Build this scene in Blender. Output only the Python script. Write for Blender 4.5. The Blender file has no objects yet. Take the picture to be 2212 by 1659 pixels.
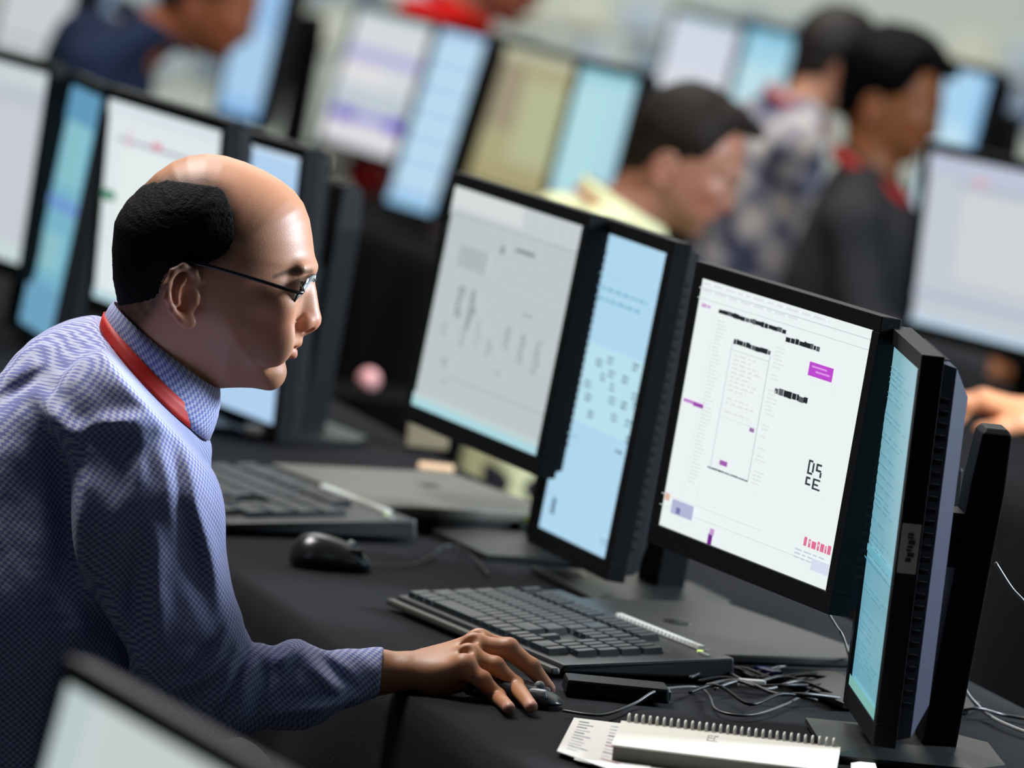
import bpy, bmesh, math, random
import numpy as np
import openvdb as vdb
from mathutils import Vector, Matrix

random.seed(7)
rng = np.random.default_rng(7)
C = bpy.context.scene.collection
R_ = math.radians

# ------------------------------------------------------------------ camera
W, H, F = 2212, 1659, 14461.8
PITCH, ROLL, CAMZ, DESK = R_(5.963), R_(6.279), 1.86, 0.74
_f = np.array([0, math.cos(PITCH), -math.sin(PITCH)])
_r0 = np.array([1.0, 0, 0]); _u0 = np.cross(_r0, _f)
_r = math.cos(ROLL) * _r0 + math.sin(ROLL) * _u0
_u = -math.sin(ROLL) * _r0 + math.cos(ROLL) * _u0
CAM = np.array([0, 0, CAMZ])
cd = bpy.data.cameras.new('camera'); cam = bpy.data.objects.new('camera', cd); C.objects.link(cam)
cd.sensor_width = 36; cd.lens = 36 * F / W; cd.clip_end = 100; cd.clip_start = 0.1
m = Matrix(((_r[0], _u[0], -_f[0], 0), (_r[1], _u[1], -_f[1], 0), (_r[2], _u[2], -_f[2], CAMZ), (0, 0, 0, 1)))
cam.matrix_world = m
cd.dof.use_dof = True; cd.dof.focus_distance = 7.42; cd.dof.aperture_fstop = 4.3
bpy.context.scene.camera = cam

def U(px, py, Y):
    """point of the place seen at pixel (px, py) at depth Y"""
    d = _f + _r * (px - W / 2) / F - _u * (py - H / 2) / F
    return CAM + d * (Y / d[1])
def UZ(px, py, z=DESK):
    d = _f + _r * (px - W / 2) / F - _u * (py - H / 2) / F
    return CAM + d * ((z - CAMZ) / d[2])

# ------------------------------------------------------------------ world, light, exposure
sc = bpy.context.scene
sc.view_settings.view_transform = 'Standard'; sc.view_settings.look = 'None'
sc.view_settings.gamma = 1; sc.view_settings.exposure = 0.0
wd = bpy.data.worlds.new('room_air'); sc.world = wd; wd.use_nodes = True
wd.node_tree.nodes['Background'].inputs[0].default_value = (0.55, 0.65, 0.8, 1)
wd.node_tree.nodes['Background'].inputs[1].default_value = 0.045

def area(name, loc, target, size, size_y, power, col):
    l = bpy.data.lights.new(name, 'AREA'); l.shape = 'RECTANGLE'; l.size = size; l.size_y = size_y
    l.energy = power; l.color = col
    o = bpy.data.objects.new(name, l); C.objects.link(o); o.location = loc
    o.rotation_euler = (Vector(target) - Vector(loc)).to_track_quat('-Z', 'Y').to_euler()
    return o
area('ceiling_light_over_rows', (-1.3, 8.6, 4.2), (-0.6, 7.4, 0.9), 1.6, 1.6, 210, (1.0, 0.97, 0.95))
area('fill_light_right', (3.3, 8.3, 2.3), (-0.3, 7.5, 1.1), 1.1, 1.1, 400, (0.74, 0.86, 1.0))  # unseen fill lamp, added to brighten the face and shirt front
area('ceiling_light_middle', (-0.2, 13.2, 4.6), (-0.1, 13.4, 0.8), 3.4, 3.4, 170, (1.0, 0.97, 0.93))
area('ceiling_light_back', (0.0, 17.5, 4.8), (0.0, 21.5, 0.9), 6.0, 2.0, 420, (0.96, 1.0, 0.98))

# ------------------------------------------------------------------ materials
MATS = {}
def mat(name, col, rough=0.5, metal=0.0, spec=0.5, bump=0.0, bscale=60, var=0.0, coat=0.0):
    if name in MATS: return MATS[name]
    m = bpy.data.materials.new(name); m.use_nodes = True; nt = m.node_tree; b = nt.nodes['Principled BSDF']
    c = (*col, 1) if len(col) == 3 else col
    b.inputs['Base Color'].default_value = c; b.inputs['Roughness'].default_value = rough
    b.inputs['Metallic'].default_value = metal; b.inputs['Specular IOR Level'].default_value = spec
    b.inputs['Coat Weight'].default_value = coat
    tc = nt.nodes.new('ShaderNodeTexCoord'); nz = nt.nodes.new('ShaderNodeTexNoise')
    nz.inputs['Scale'].default_value = bscale; nz.inputs['Detail'].default_value = 4
    nt.links.new(tc.outputs['Object'], nz.inputs['Vector'])
    if var > 0:
        mx = nt.nodes.new('ShaderNodeMix'); mx.data_type = 'RGBA'
        mx.inputs['A'].default_value = tuple(x * (1 - var) for x in c[:3]) + (1,)
        mx.inputs['B'].default_value = tuple(min(1, x * (1 + var)) for x in c[:3]) + (1,)
        nt.links.new(nz.outputs['Fac'], mx.inputs['Factor']); nt.links.new(mx.outputs['Result'], b.inputs['Base Color'])
    if bump > 0:
        bp = nt.nodes.new('ShaderNodeBump'); bp.inputs['Strength'].default_value = bump; bp.inputs['Distance'].default_value = 0.003
        nt.links.new(nz.outputs['Fac'], bp.inputs['Height']); nt.links.new(bp.outputs['Normal'], b.inputs['Normal'])
    MATS[name] = m
    return m
def attr_mat(name, rough=0.5, emit=0.0, spec=0.4, bump=0.0, bscale=300, sss=0.0):
    """base colour (or screen light) comes from the mesh's 'col' attribute"""
    if name in MATS: return MATS[name]
    m = bpy.data.materials.new(name); m.use_nodes = True; nt = m.node_tree; b = nt.nodes['Principled BSDF']
    at = nt.nodes.new('ShaderNodeAttribute'); at.attribute_name = 'col'
    b.inputs['Roughness'].default_value = rough; b.inputs['Specular IOR Level'].default_value = spec
    if emit > 0:
        b.inputs['Base Color'].default_value = (0.01, 0.01, 0.01, 1)
        nt.links.new(at.outputs['Color'], b.inputs['Emission Color']); b.inputs['Emission Strength'].default_value = emit
    else:
        nt.links.new(at.outputs['Color'], b.inputs['Base Color'])
    if sss > 0:
        b.inputs['Subsurface Weight'].default_value = sss
        b.inputs['Subsurface Radius'].default_value = (0.012, 0.005, 0.003)
        b.inputs['Subsurface Scale'].default_value = 0.5
    if bump > 0:
        tc = nt.nodes.new('ShaderNodeTexCoord'); nz = nt.nodes.new('ShaderNodeTexNoise')
        nz.inputs['Scale'].default_value = bscale; nz.inputs['Detail'].default_value = 3
        nt.links.new(tc.outputs['Object'], nz.inputs['Vector'])
        bp = nt.nodes.new('ShaderNodeBump'); bp.inputs['Strength'].default_value = bump; bp.inputs['Distance'].default_value = 0.002
        nt.links.new(nz.outputs['Fac'], bp.inputs['Height']); nt.links.new(bp.outputs['Normal'], b.inputs['Normal'])
    MATS[name] = m
    return m
def lin(r, g, b):
    return tuple(((x / 255) / 12.92 if x / 255 <= 0.04045 else ((x / 255 + 0.055) / 1.055) ** 2.4) for x in (r, g, b))
M_plastic = mat('black_plastic', lin(13, 14, 15), 0.5, spec=0.16, bump=0.05, bscale=400)
M_bezel_top = mat('dark_olive_plastic', lin(60, 62, 55), 0.6, spec=0.3, bump=0.05, bscale=400)
M_gloss = mat('glossy_black', lin(14, 14, 15), 0.18, spec=0.5)
M_lap = mat('laptop_lid', lin(46, 47, 45), 0.42, metal=0.35, bump=0.06, bscale=500)
M_cloth = mat('black_tablecloth', lin(17, 18, 21), 0.9, spec=0.12, bump=0.35, bscale=250, var=0.2)
M_key = mat('key_black', lin(20, 25, 27), 0.4, spec=0.5)
M_silver = mat('silver_trim', lin(205, 205, 196), 0.4, metal=0.2)
M_white = mat('white_paper', lin(212, 210, 202), 0.8, bump=0.05)
M_card = mat('cream_card', lin(214, 210, 198), 0.7, bump=0.05, var=0.06, bscale=12)
M_red = mat('red_plastic', lin(214, 16, 10), 0.4)
M_lanyard = mat('red_ribbon', lin(200, 28, 12), 0.6, bump=0.1, bscale=900)
M_cable = mat('cable_black', lin(24, 24, 24), 0.5)
M_cable_g = mat('cable_grey', lin(150, 150, 145), 0.4)
M_led = attr_mat('led', emit=2.0)

# ------------------------------------------------------------------ mesh helpers
def link(name, me, parent=None, loc=None, rotz=None, mw=None):
    o = bpy.data.objects.new(name, me); C.objects.link(o)
    if parent is not None: o.parent = parent
    if loc is not None: o.location = loc
    if rotz is not None: o.rotation_euler = (0, 0, rotz)
    if mw is not None: o.matrix_local = mw
    return o
def tag(o, label=None, cat=None, group=None, kind=None):
    if label: o['label'] = label
    if cat: o['category'] = cat
    if group: o['group'] = group
    if kind: o['kind'] = kind
    return o
def thing(name, label, cat, loc=(0, 0, 0), rotz=0.0, group=None):
    o = link(name, None, None, tuple(loc), rotz)
    o.empty_display_size = 0.05
    tag(o, label, cat, group)
    bpy.context.view_layer.update()
    return o
def mesh_from(verts, faces, material, smooth=False, cols=None):
    me = bpy.data.meshes.new('m'); me.from_pydata([tuple(map(float, v)) for v in verts], [], faces)
    me.materials.append(material)
    if smooth: me.polygons.foreach_set('use_smooth', [True] * len(me.polygons))
    if cols is not None:
        a = me.color_attributes.new('col', 'FLOAT_COLOR', 'POINT')
        c = np.ones((len(me.vertices), 4), np.float32); c[:, :3] = cols; a.data.foreach_set('color', c.ravel())
    me.update()
    return me
class MB:
    """collects simple solids into one mesh"""
    def __init__(s): s.v = []; s.f = []; s.c = []
    def add(s, v, f, col=(1, 1, 1)):
        n = len(s.v); s.v += [tuple(map(float, x)) for x in v]; s.f += [tuple(i + n for i in q) for q in f]; s.c += [col] * len(v)
    def box(s, a, b, col=(1, 1, 1), mw=None, taper=0.0):
        x0, y0, z0 = a; x1, y1, z1 = b; t = taper
        v = [(x0, y0, z0), (x1, y0, z0), (x1, y1, z0), (x0, y1, z0), (x0 + t, y0 + t, z1), (x1 - t, y0 + t, z1), (x1 - t, y1 - t, z1), (x0 + t, y1 - t, z1)]
        if mw is not None: v = [tuple(mw @ Vector(p)) for p in v]
        s.add(v, [(0, 3, 2, 1), (4, 5, 6, 7), (0, 1, 5, 4), (1, 2, 6, 5), (2, 3, 7, 6), (3, 0, 4, 7)], col)
    def tube(s, pts, r, n=8, col=(1, 1, 1), cap=True):
        pts = [Vector(p) for p in pts]; N = len(pts); rr = r if hasattr(r, '__len__') else [r] * N
        base = len(s.v); up = Vector((0, 0, 1)); prev = None
        for i, p in enumerate(pts):
            t = (pts[min(i + 1, N - 1)] - pts[max(i - 1, 0)])
            t = t.normalized() if t.length > 1e-9 else Vector((1, 0, 0))
            if prev is None:
                a = t.cross(up); a = a.normalized() if a.length > 1e-3 else t.cross(Vector((1, 0, 0))).normalized()
            else:
                a = (prev - t * prev.dot(t)).normalized()
            prev = a; b = t.cross(a)
            for k in range(n):
                an = 2 * math.pi * k / n
                q = p + (a * math.cos(an) + b * math.sin(an)) * rr[i]
                s.v.append(tuple(q)); s.c.append(col)
        for i in range(N - 1):
            for k in range(n):
                k2 = (k + 1) % n
                s.f.append((base + i * n + k, base + i * n + k2, base + (i + 1) * n + k2, base + (i + 1) * n + k))
        if cap:
            s.f.append(tuple(base + k for k in range(n))[::-1]); s.f.append(tuple(base + (N - 1) * n + k for k in range(n)))
    def build(s, name, material, parent=None, smooth=False, world=False, bevel=0.0, **kw):
        v = s.v
        if world and parent is not None:
            inv = parent.matrix_world.inverted(); v = [tuple(inv @ Vector(p)) for p in v]
        me = mesh_from(v, s.f, material, smooth, np.array(s.c, np.float32) if s.c else None)
        o = link(name, me, parent, **kw)
        if bevel > 0:
            bm = bmesh.new(); bm.from_mesh(me)
            bmesh.ops.bevel(bm, geom=bm.edges[:], offset=bevel, segments=2, profile=0.6, affect='EDGES')
            bm.to_mesh(me); bm.free()
        return o
def tag_world(o, center):
    """shift a top-level mesh so its origin sits at the thing"""
    c = Vector(center); o.data.transform(Matrix.Translation(-c)); o.location = c
    return o
def smoothpath(pts, k=8):
    P = [Vector(p) for p in pts]; out = []
    for i in range(len(P) - 1):
        p0 = P[max(i - 1, 0)]; p1 = P[i]; p2 = P[i + 1]; p3 = P[min(i + 2, len(P) - 1)]
        for j in range(k):
            t = j / k
            out.append(0.5 * ((2 * p1) + (-p0 + p2) * t + (2 * p0 - 5 * p1 + 4 * p2 - p3) * t * t + (-p0 + 3 * p1 - 3 * p2 + p3) * t ** 3))
    out.append(P[-1]); return out

# ------------------------------------------------------------------ signed distance modelling (organic shapes)
def poly_table(poly, lo, hi, step=0.001):
    """signed distance (negative inside) of a 2-D polygon on a grid"""
    xs = np.arange(lo[0], hi[0], step); zs = np.arange(lo[1], hi[1], step)
    X, Z = np.meshgrid(xs, zs, indexing='ij'); P = np.array(poly); d2 = np.full(X.shape, 1e9); ins = np.zeros(X.shape, bool)
    for i in range(len(P)):
        a = P[i]; b = P[(i + 1) % len(P)]; e = b - a
        t = np.clip(((X - a[0]) * e[0] + (Z - a[1]) * e[1]) / (e @ e), 0, 1)
        d2 = np.minimum(d2, (X - a[0] - t * e[0]) ** 2 + (Z - a[1] - t * e[1]) ** 2)
        cond = ((a[1] > Z) != (b[1] > Z)) & (X < (b[0] - a[0]) * (Z - a[1]) / (b[1] - a[1] + 1e-12) + a[0])
        ins ^= cond
    return (np.where(ins, -1, 1) * np.sqrt(d2)).astype(np.float32), lo, step
def poly_eval(tab, x, z):
    T, lo, st = tab
    fx = np.clip((x - lo[0]) / st, 0, T.shape[0] - 1.001); fz = np.clip((z - lo[1]) / st, 0, T.shape[1] - 1.001)
    i = fx.astype(np.int32); j = fz.astype(np.int32); a = fx - i; b = fz - j
    return T[i, j] * (1 - a) * (1 - b) + T[i + 1, j] * a * (1 - b) + T[i, j + 1] * (1 - a) * b + T[i + 1, j + 1] * a * b
def smin(a, b, k):
    if k <= 0: return np.minimum(a, b)
    h = np.maximum(k - np.abs(a - b), 0) / k
    return np.minimum(a, b) - h * h * k * 0.25
def smax(a, b, k): return -smin(-a, -b, k)
class SDF:
    def __init__(s, lo, hi, vox):
        s.lo = np.array(lo, float); s.vox = vox
        s.n = np.ceil((np.array(hi) - s.lo) / vox).astype(int) + 1
        s.ax = [(s.lo[i] + vox * np.arange(s.n[i])).astype(np.float32) for i in range(3)]
        s.d = np.full(tuple(s.n), 1.0, np.float32)
        s.M = None
    def region(s, lo, hi):
        sl = []
        for i in range(3):
            a = int(np.clip(math.floor((lo[i] - s.lo[i]) / s.vox), 0, s.n[i])); b = int(np.clip(math.ceil((hi[i] - s.lo[i]) / s.vox) + 1, 0, s.n[i]))
            sl.append(slice(a, b))
        x, y, z = np.meshgrid(s.ax[0][sl[0]], s.ax[1][sl[1]], s.ax[2][sl[2]], indexing='ij', sparse=False)
        return tuple(sl), x, y, z
    def apply(s, fn, lo, hi, k=0.0, op='add', pad=None):
        pad = pad if pad is not None else max(k, 3 * s.vox) + 0.004
        sl, x, y, z = s.region(np.array(lo) - pad, np.array(hi) + pad)
        if x.size == 0: return
        d = fn(x, y, z)
        s.d[sl] = smin(s.d[sl], d, k) if op == 'add' else smax(s.d[sl], -d, k)
    def ell(s, c, r, k=0.01, op='add', rot=None):
        c = np.array(c, float); r = np.array(r, float) * np.ones(3); mr = r.max() if rot is not None else r
        def fn(x, y, z):
            X, Y, Z = x - c[0], y - c[1], z - c[2]
            if rot is not None:
                m_ = np.array(rot.to_3x3().inverted() if hasattr(rot, 'to_3x3') else rot)
                X, Y, Z = m_[0][0] * X + m_[0][1] * Y + m_[0][2] * Z, m_[1][0] * X + m_[1][1] * Y + m_[1][2] * Z, m_[2][0] * X + m_[2][1] * Y + m_[2][2] * Z
            k0 = np.sqrt((X / r[0]) ** 2 + (Y / r[1]) ** 2 + (Z / r[2]) ** 2)
            k1 = np.sqrt((X / r[0] ** 2) ** 2 + (Y / r[1] ** 2) ** 2 + (Z / r[2] ** 2) ** 2) + 1e-9
            return k0 * (k0 - 1) / k1
        s.apply(fn, c - mr, c + mr, k, op)
    def cap(s, a, b, ra, rb, k=0.01, op='add', sy=1.0):
        """tapered capsule; sy > 1 widens it along y"""
        a = np.array(a, float); b = np.array(b, float); e = b - a; e2 = e @ e + 1e-12; mr = max(ra, rb) * max(1, sy)
        def fn(x, y, z):
            t = np.clip(((x - a[0]) * e[0] + (y - a[1]) * e[1] + (z - a[2]) * e[2]) / e2, 0, 1)
            return np.sqrt((x - a[0] - t * e[0]) ** 2 + ((y - a[1] - t * e[1]) / sy) ** 2 + (z - a[2] - t * e[2]) ** 2) - (ra + (rb - ra) * t)
        s.apply(fn, np.minimum(a, b) - mr, np.maximum(a, b) + mr, k, op)
    def chain(s, pts, rs, k=0.01, op='add', sy=1.0):
        for i in range(len(pts) - 1): s.cap(pts[i], pts[i + 1], rs[i], rs[i + 1], k, op, sy)
    def mesh(s, name, material, parent=None, colfn=None, smooth_iter=0, uvfn=None):
        v = s.vox; band = 3 * v
        g = vdb.FloatGrid(background=band); g.copyFromArray(np.clip(s.d, -band, band).astype(np.float32))
        pts, quads = g.convertToQuads(isovalue=0.0)
        pts = pts.astype(np.float64) * v + s.lo; quads = np.array(quads)
        # keep outward orientation
        q = quads[: min(4000, len(quads))]; A = pts[q[:, 0]]; n = np.cross(pts[q[:, 2]] - A, pts[q[:, 3]] - pts[q[:, 1]])
        cc = pts[q].mean(1) + n / (np.linalg.norm(n, axis=1, keepdims=True) + 1e-12) * v
        idx = np.clip(((cc - s.lo) / v).round().astype(int), 0, s.n - 1)
        if (s.d[idx[:, 0], idx[:, 1], idx[:, 2]] < 0).mean() > 0.5: quads = quads[:, ::-1]
        if smooth_iter:
            ed = np.concatenate([quads[:, [0, 1]], quads[:, [1, 2]], quads[:, [2, 3]], quads[:, [3, 0]]])
            for _ in range(smooth_iter):
                acc = np.zeros_like(pts); cnt = np.zeros(len(pts))
                for j in range(3):
                    acc[:, j] = np.bincount(ed[:, 0], pts[ed[:, 1], j], len(pts)) + np.bincount(ed[:, 1], pts[ed[:, 0], j], len(pts))
                cnt = np.bincount(ed[:, 0], minlength=len(pts)) + np.bincount(ed[:, 1], minlength=len(pts))
                pts = 0.5 * pts + 0.5 * acc / np.maximum(cnt, 1)[:, None]
        me = bpy.data.meshes.new(name)
        wp = pts.copy()
        if parent is not None: pts = pts - np.array(parent.matrix_world.translation)
        me.vertices.add(len(pts)); me.vertices.foreach_set('co', pts.astype(np.float32).ravel())
        me.loops.add(len(quads) * 4); me.loops.foreach_set('vertex_index', quads.astype(np.int32).ravel())
        me.polygons.add(len(quads)); me.polygons.foreach_set('loop_start', np.arange(0, len(quads) * 4, 4, dtype=np.int32))
        me.update(calc_edges=True); me.validate()
        me.polygons.foreach_set('use_smooth', [True] * len(me.polygons))
        me.materials.append(material)
        if colfn is not None:
            a = me.color_attributes.new('col', 'FLOAT_COLOR', 'POINT')
            c = np.ones((len(wp), 4), np.float32); c[:, :3] = colfn(wp); a.data.foreach_set('color', c.ravel())
        if uvfn is not None:
            a = me.attributes.new('weave', 'FLOAT_VECTOR', 'POINT'); a.data.foreach_set('vector', uvfn(wp).astype(np.float32).ravel())
        return link(name, me, parent)
def vnoise(p, scale, seed=0):
    """cheap smooth noise from a few sines"""
    r = np.random.default_rng(seed); out = 0
    for _ in range(5):
        k = r.normal(size=3) * scale; ph = r.uniform(0, 6.28)
        out = out + np.sin(p[0] * k[0] + p[1] * k[1] + p[2] * k[2] + ph)
    return out / 5
def mixc(c, w, col): return c * (1 - w[:, None]) + np.array(col)[None] * w[:, None]

# ------------------------------------------------------------------ the setting
rowd = np.array([-0.286, 0.958, 0]); toward = np.array([-0.958, -0.286, 0])      # along a desk row / towards its users
def plank_mesh(corners, mat_, z0, z1): pass
M_floor = mat('carpet_dark', lin(40, 42, 46), 0.95, bump=0.4, bscale=120, var=0.2)
M_wall = mat('pale_wall', lin(198, 203, 194), 0.9, bump=0.02, var=0.04, bscale=2)
b = MB(); b.box((-6, 2.5, -0.05), (7, 22.5, 0)); tag(b.build('floor', M_floor), kind='structure')
b = MB(); b.box((-6, 22.3, 0), (7, 22.5, 5.2)); wall_back = tag(b.build('wall_back', M_wall), kind='structure')
b = MB(); b.box((-6, 22.26, 0), (7, 22.3, 0.1)); tag(b.build('baseboard_back', mat('grey_trim', lin(120, 122, 118), 0.6)), kind='structure')

def desk_row(name, label, clabel, P0, off_far, off_near, s0, s1, z, seed, hang=0.5, group=None):
    """long table from P0 along the row, with a loose cloth over it"""
    P0 = np.array(P0, float); P0[2] = 0
    t = thing(name, label, 'table', tuple(P0 + rowd * s0), 0)
    ang = math.atan2(rowd[1], rowd[0])
    Rm = Matrix.Rotation(ang, 4, 'Z')
    def L(s, o, zz): return P0 + rowd * s + toward * o + np.array([0, 0, zz])
    def slab(mb, sa, sb, oa, ob, za, zb):
        v = [L(sa, oa, za), L(sb, oa, za), L(sb, ob, za), L(sa, ob, za), L(sa, oa, zb), L(sb, oa, zb), L(sb, ob, zb), L(sa, ob, zb)]
        mb.add(v, [(0, 3, 2, 1), (4, 5, 6, 7), (0, 1, 5, 4), (1, 2, 6, 5), (2, 3, 7, 6), (3, 0, 4, 7)])
    top = MB(); slab(top, s0, s1, -off_far, off_near, z - 0.03, z - 0.004); top.build('tabletop', mat('table_wood', lin(90, 80, 66), 0.6, var=0.2), t, world=True)
    n = max(2, int((s1 - s0) / 1.8)) + 1
    for i in range(n):
        for o in (-off_far + 0.06, off_near - 0.06):
            s_ = s0 + 0.05 + (s1 - s0 - 0.1) * i / (n - 1)
            lg = MB(); a = L(s_, o, 0.0); lg.tube([a, a + np.array([0, 0, z - 0.03])], 0.016, 8); lg.build('leg', mat('leg_metal', lin(70, 70, 72), 0.4, metal=0.8), t, smooth=True, world=True)
    # cloth: over the top and hanging down the two long edges
    prof = [(-off_far - 0.012, z - hang), (-off_far - 0.010, z - hang * 0.5), (-off_far - 0.008, z - 0.03), (-off_far, z)]
    k = 26
    prof += [(-off_far + (off_far + off_near) * (i + 1) / k, z) for i in range(k)]
    prof += [(off_near + 0.008, z - 0.03)] + [(off_near + 0.012 + 0.03 * (i / 8), z - 0.03 - (hang) * i / 8) for i in range(1, 9)]
    ns = int((s1 - s0) / 0.035); V = []; Fq = []
    for i in range(ns + 1):
        s_ = s0 - 0.01 + (s1 - s0 + 0.02) * i / ns
        for j, (o, zz) in enumerate(prof):
            ontop = zz >= z - 1e-6 and -off_far < o < off_near
            wr = 0.0025 * vnoise((s_, o, 0), 9, seed) + 0.0022 * max(0, vnoise((s_, o, 0), 26, seed + 1)) if ontop else 0
            ho = 0 if zz >= z - 0.031 else (0.022 * math.sin(s_ * 17 + 2 * vnoise((s_, 0, 0), 4, seed + 3)) + 0.02) * min(1, (z - zz) * 3) * (1 if o > 0 else -1)
            p = L(s_, o + ho, zz + (abs(wr) if ontop else 0)); V.append(p)
    m_ = len(prof)
    for i in range(ns):
        for j in range(m_ - 1): Fq.append((i * m_ + j, i * m_ + j + 1, (i + 1) * m_ + j + 1, (i + 1) * m_ + j))
    me = mesh_from(V, Fq, M_cloth, True)
    o = link('tablecloth', me); tag_world(o, P0 + rowd * s0 + np.array([0, 0, z])); tag(o, clabel, 'tablecloth')
    return t

B0 = (0.423, 7.282, 0)
desk_row('folding_table', 'long front table carrying the keyboards and laptops beside the balding man', 'black wrinkled cloth spread over the front table under the keyboards', B0, 0.33, 0.47, -2.4, 1.50, DESK, 3)
desk_row('folding_table', 'narrower second front table carrying the far keyboard and laptop', 'black cloth over the table under the far mouse and laptop', B0, 0.17, 0.47, 1.53, 4.6, DESK, 5)
desk_row('folding_table', 'middle table with the striped and beige screens, behind the front row', 'dark cloth over the middle table with the red mug', (0.90, 11.1, 0), 0.22, 0.42, -1.6, 5.0, DESK - 0.03, 11)
desk_row('folding_table', 'rear table in front of the paper-covered wall', 'dark cloth on the rear table nearest the wall', (0.85, 14.0, 0), 0.30, 0.26, -1.5, 3.6, DESK - 0.03, 17)

# pinned sheets on the far wall
def wall_sheet(px, py, wpx, hpx, col, label=None):
    a = U(px, py, 22.27); w = wpx * 22.27 / F; h = hpx * 22.27 / F
    mb = MB(); mb.box((-w / 2, -0.004, -h / 2), (w / 2, 0.004, h / 2), lin(*col))
    for k in range(7):       # faint printed lines
        zz = h / 2 - h * (k + 1) / 8
        mb.box((-w * 0.4, -0.0052, zz - h * 0.018), (w * 0.4 * (0.6 + 0.4 * random.random()), -0.0042, zz + h * 0.018), tuple(x * 0.72 for x in lin(*col)))
    o = mb.build('wall_sheet', attr_mat('sheet_print', 0.8), None, loc=tuple(a))
    o.location.z = a[2]
    tag(o, label or 'pale printed sheet pinned in rows on the blurred far wall', 'paper', 'printed sheets pinned on the far wall')

# ------------------------------------------------------------------ monitors
M_screen = attr_mat('screen_light', rough=0.3, emit=1.0, spec=0.2)
M_vent = mat('vent_dark', lin(10, 10, 12), 0.8)
M_mhouse = mat('monitor_housing', lin(15, 16, 19), 0.55, spec=0.15, bump=0.04, bscale=500); M_mhouse_lit = mat('monitor_housing_lit', lin(38, 42, 58), 0.5, spec=0.3)  # second one is a lit copy: lavender light on the back put into its colour
def decal_mesh(parent, rects, w, h, name='screen_image', y=-0.0012):
    """flat printed marks on a screen; rect = (u0,v0,u1,v1,(r,g,b)) or a list of (u,v) points and a colour"""
    V = []; Fc = []; Cc = []
    for lay, r in enumerate(rects):
        if isinstance(r[0], (list, tuple)): pts, col = r
        else: u0, v0, u1, v1, col = r; pts = [(u0, v0), (u1, v0), (u1, v1), (u0, v1)]
        n = len(V); yy = y - 0.000004 * lay
        for (a, b_) in pts: V.append(((a - 0.5) * w, yy, (0.5 - b_) * h)); Cc.append(lin(*col))
        Fc.append(tuple(range(n, n + len(pts)))[::-1])
    me = mesh_from(V, Fc, M_screen, False, np.array(Cc, np.float32))
    o = link(name, me, parent); o['kind'] = 'stuff'; return o
def text_rows(u0, u1, v0, v1, n, col, hh=0.3, fill=0.8, seed=1, wordw=0.03):
    r = random.Random(seed); out = []; dv = (v1 - v0) / n
    for i in range(n):
        if r.random() > fill: continue
        v = v0 + dv * i; u = u0
        end = u0 + (u1 - u0) * (0.55 + 0.45 * r.random())
        while u < end:
            l = wordw * (0.5 + r.random()); out.append((u, v, min(u + l, end), v + dv * hh, col)); u += l + wordw * 0.35
    return out
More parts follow.
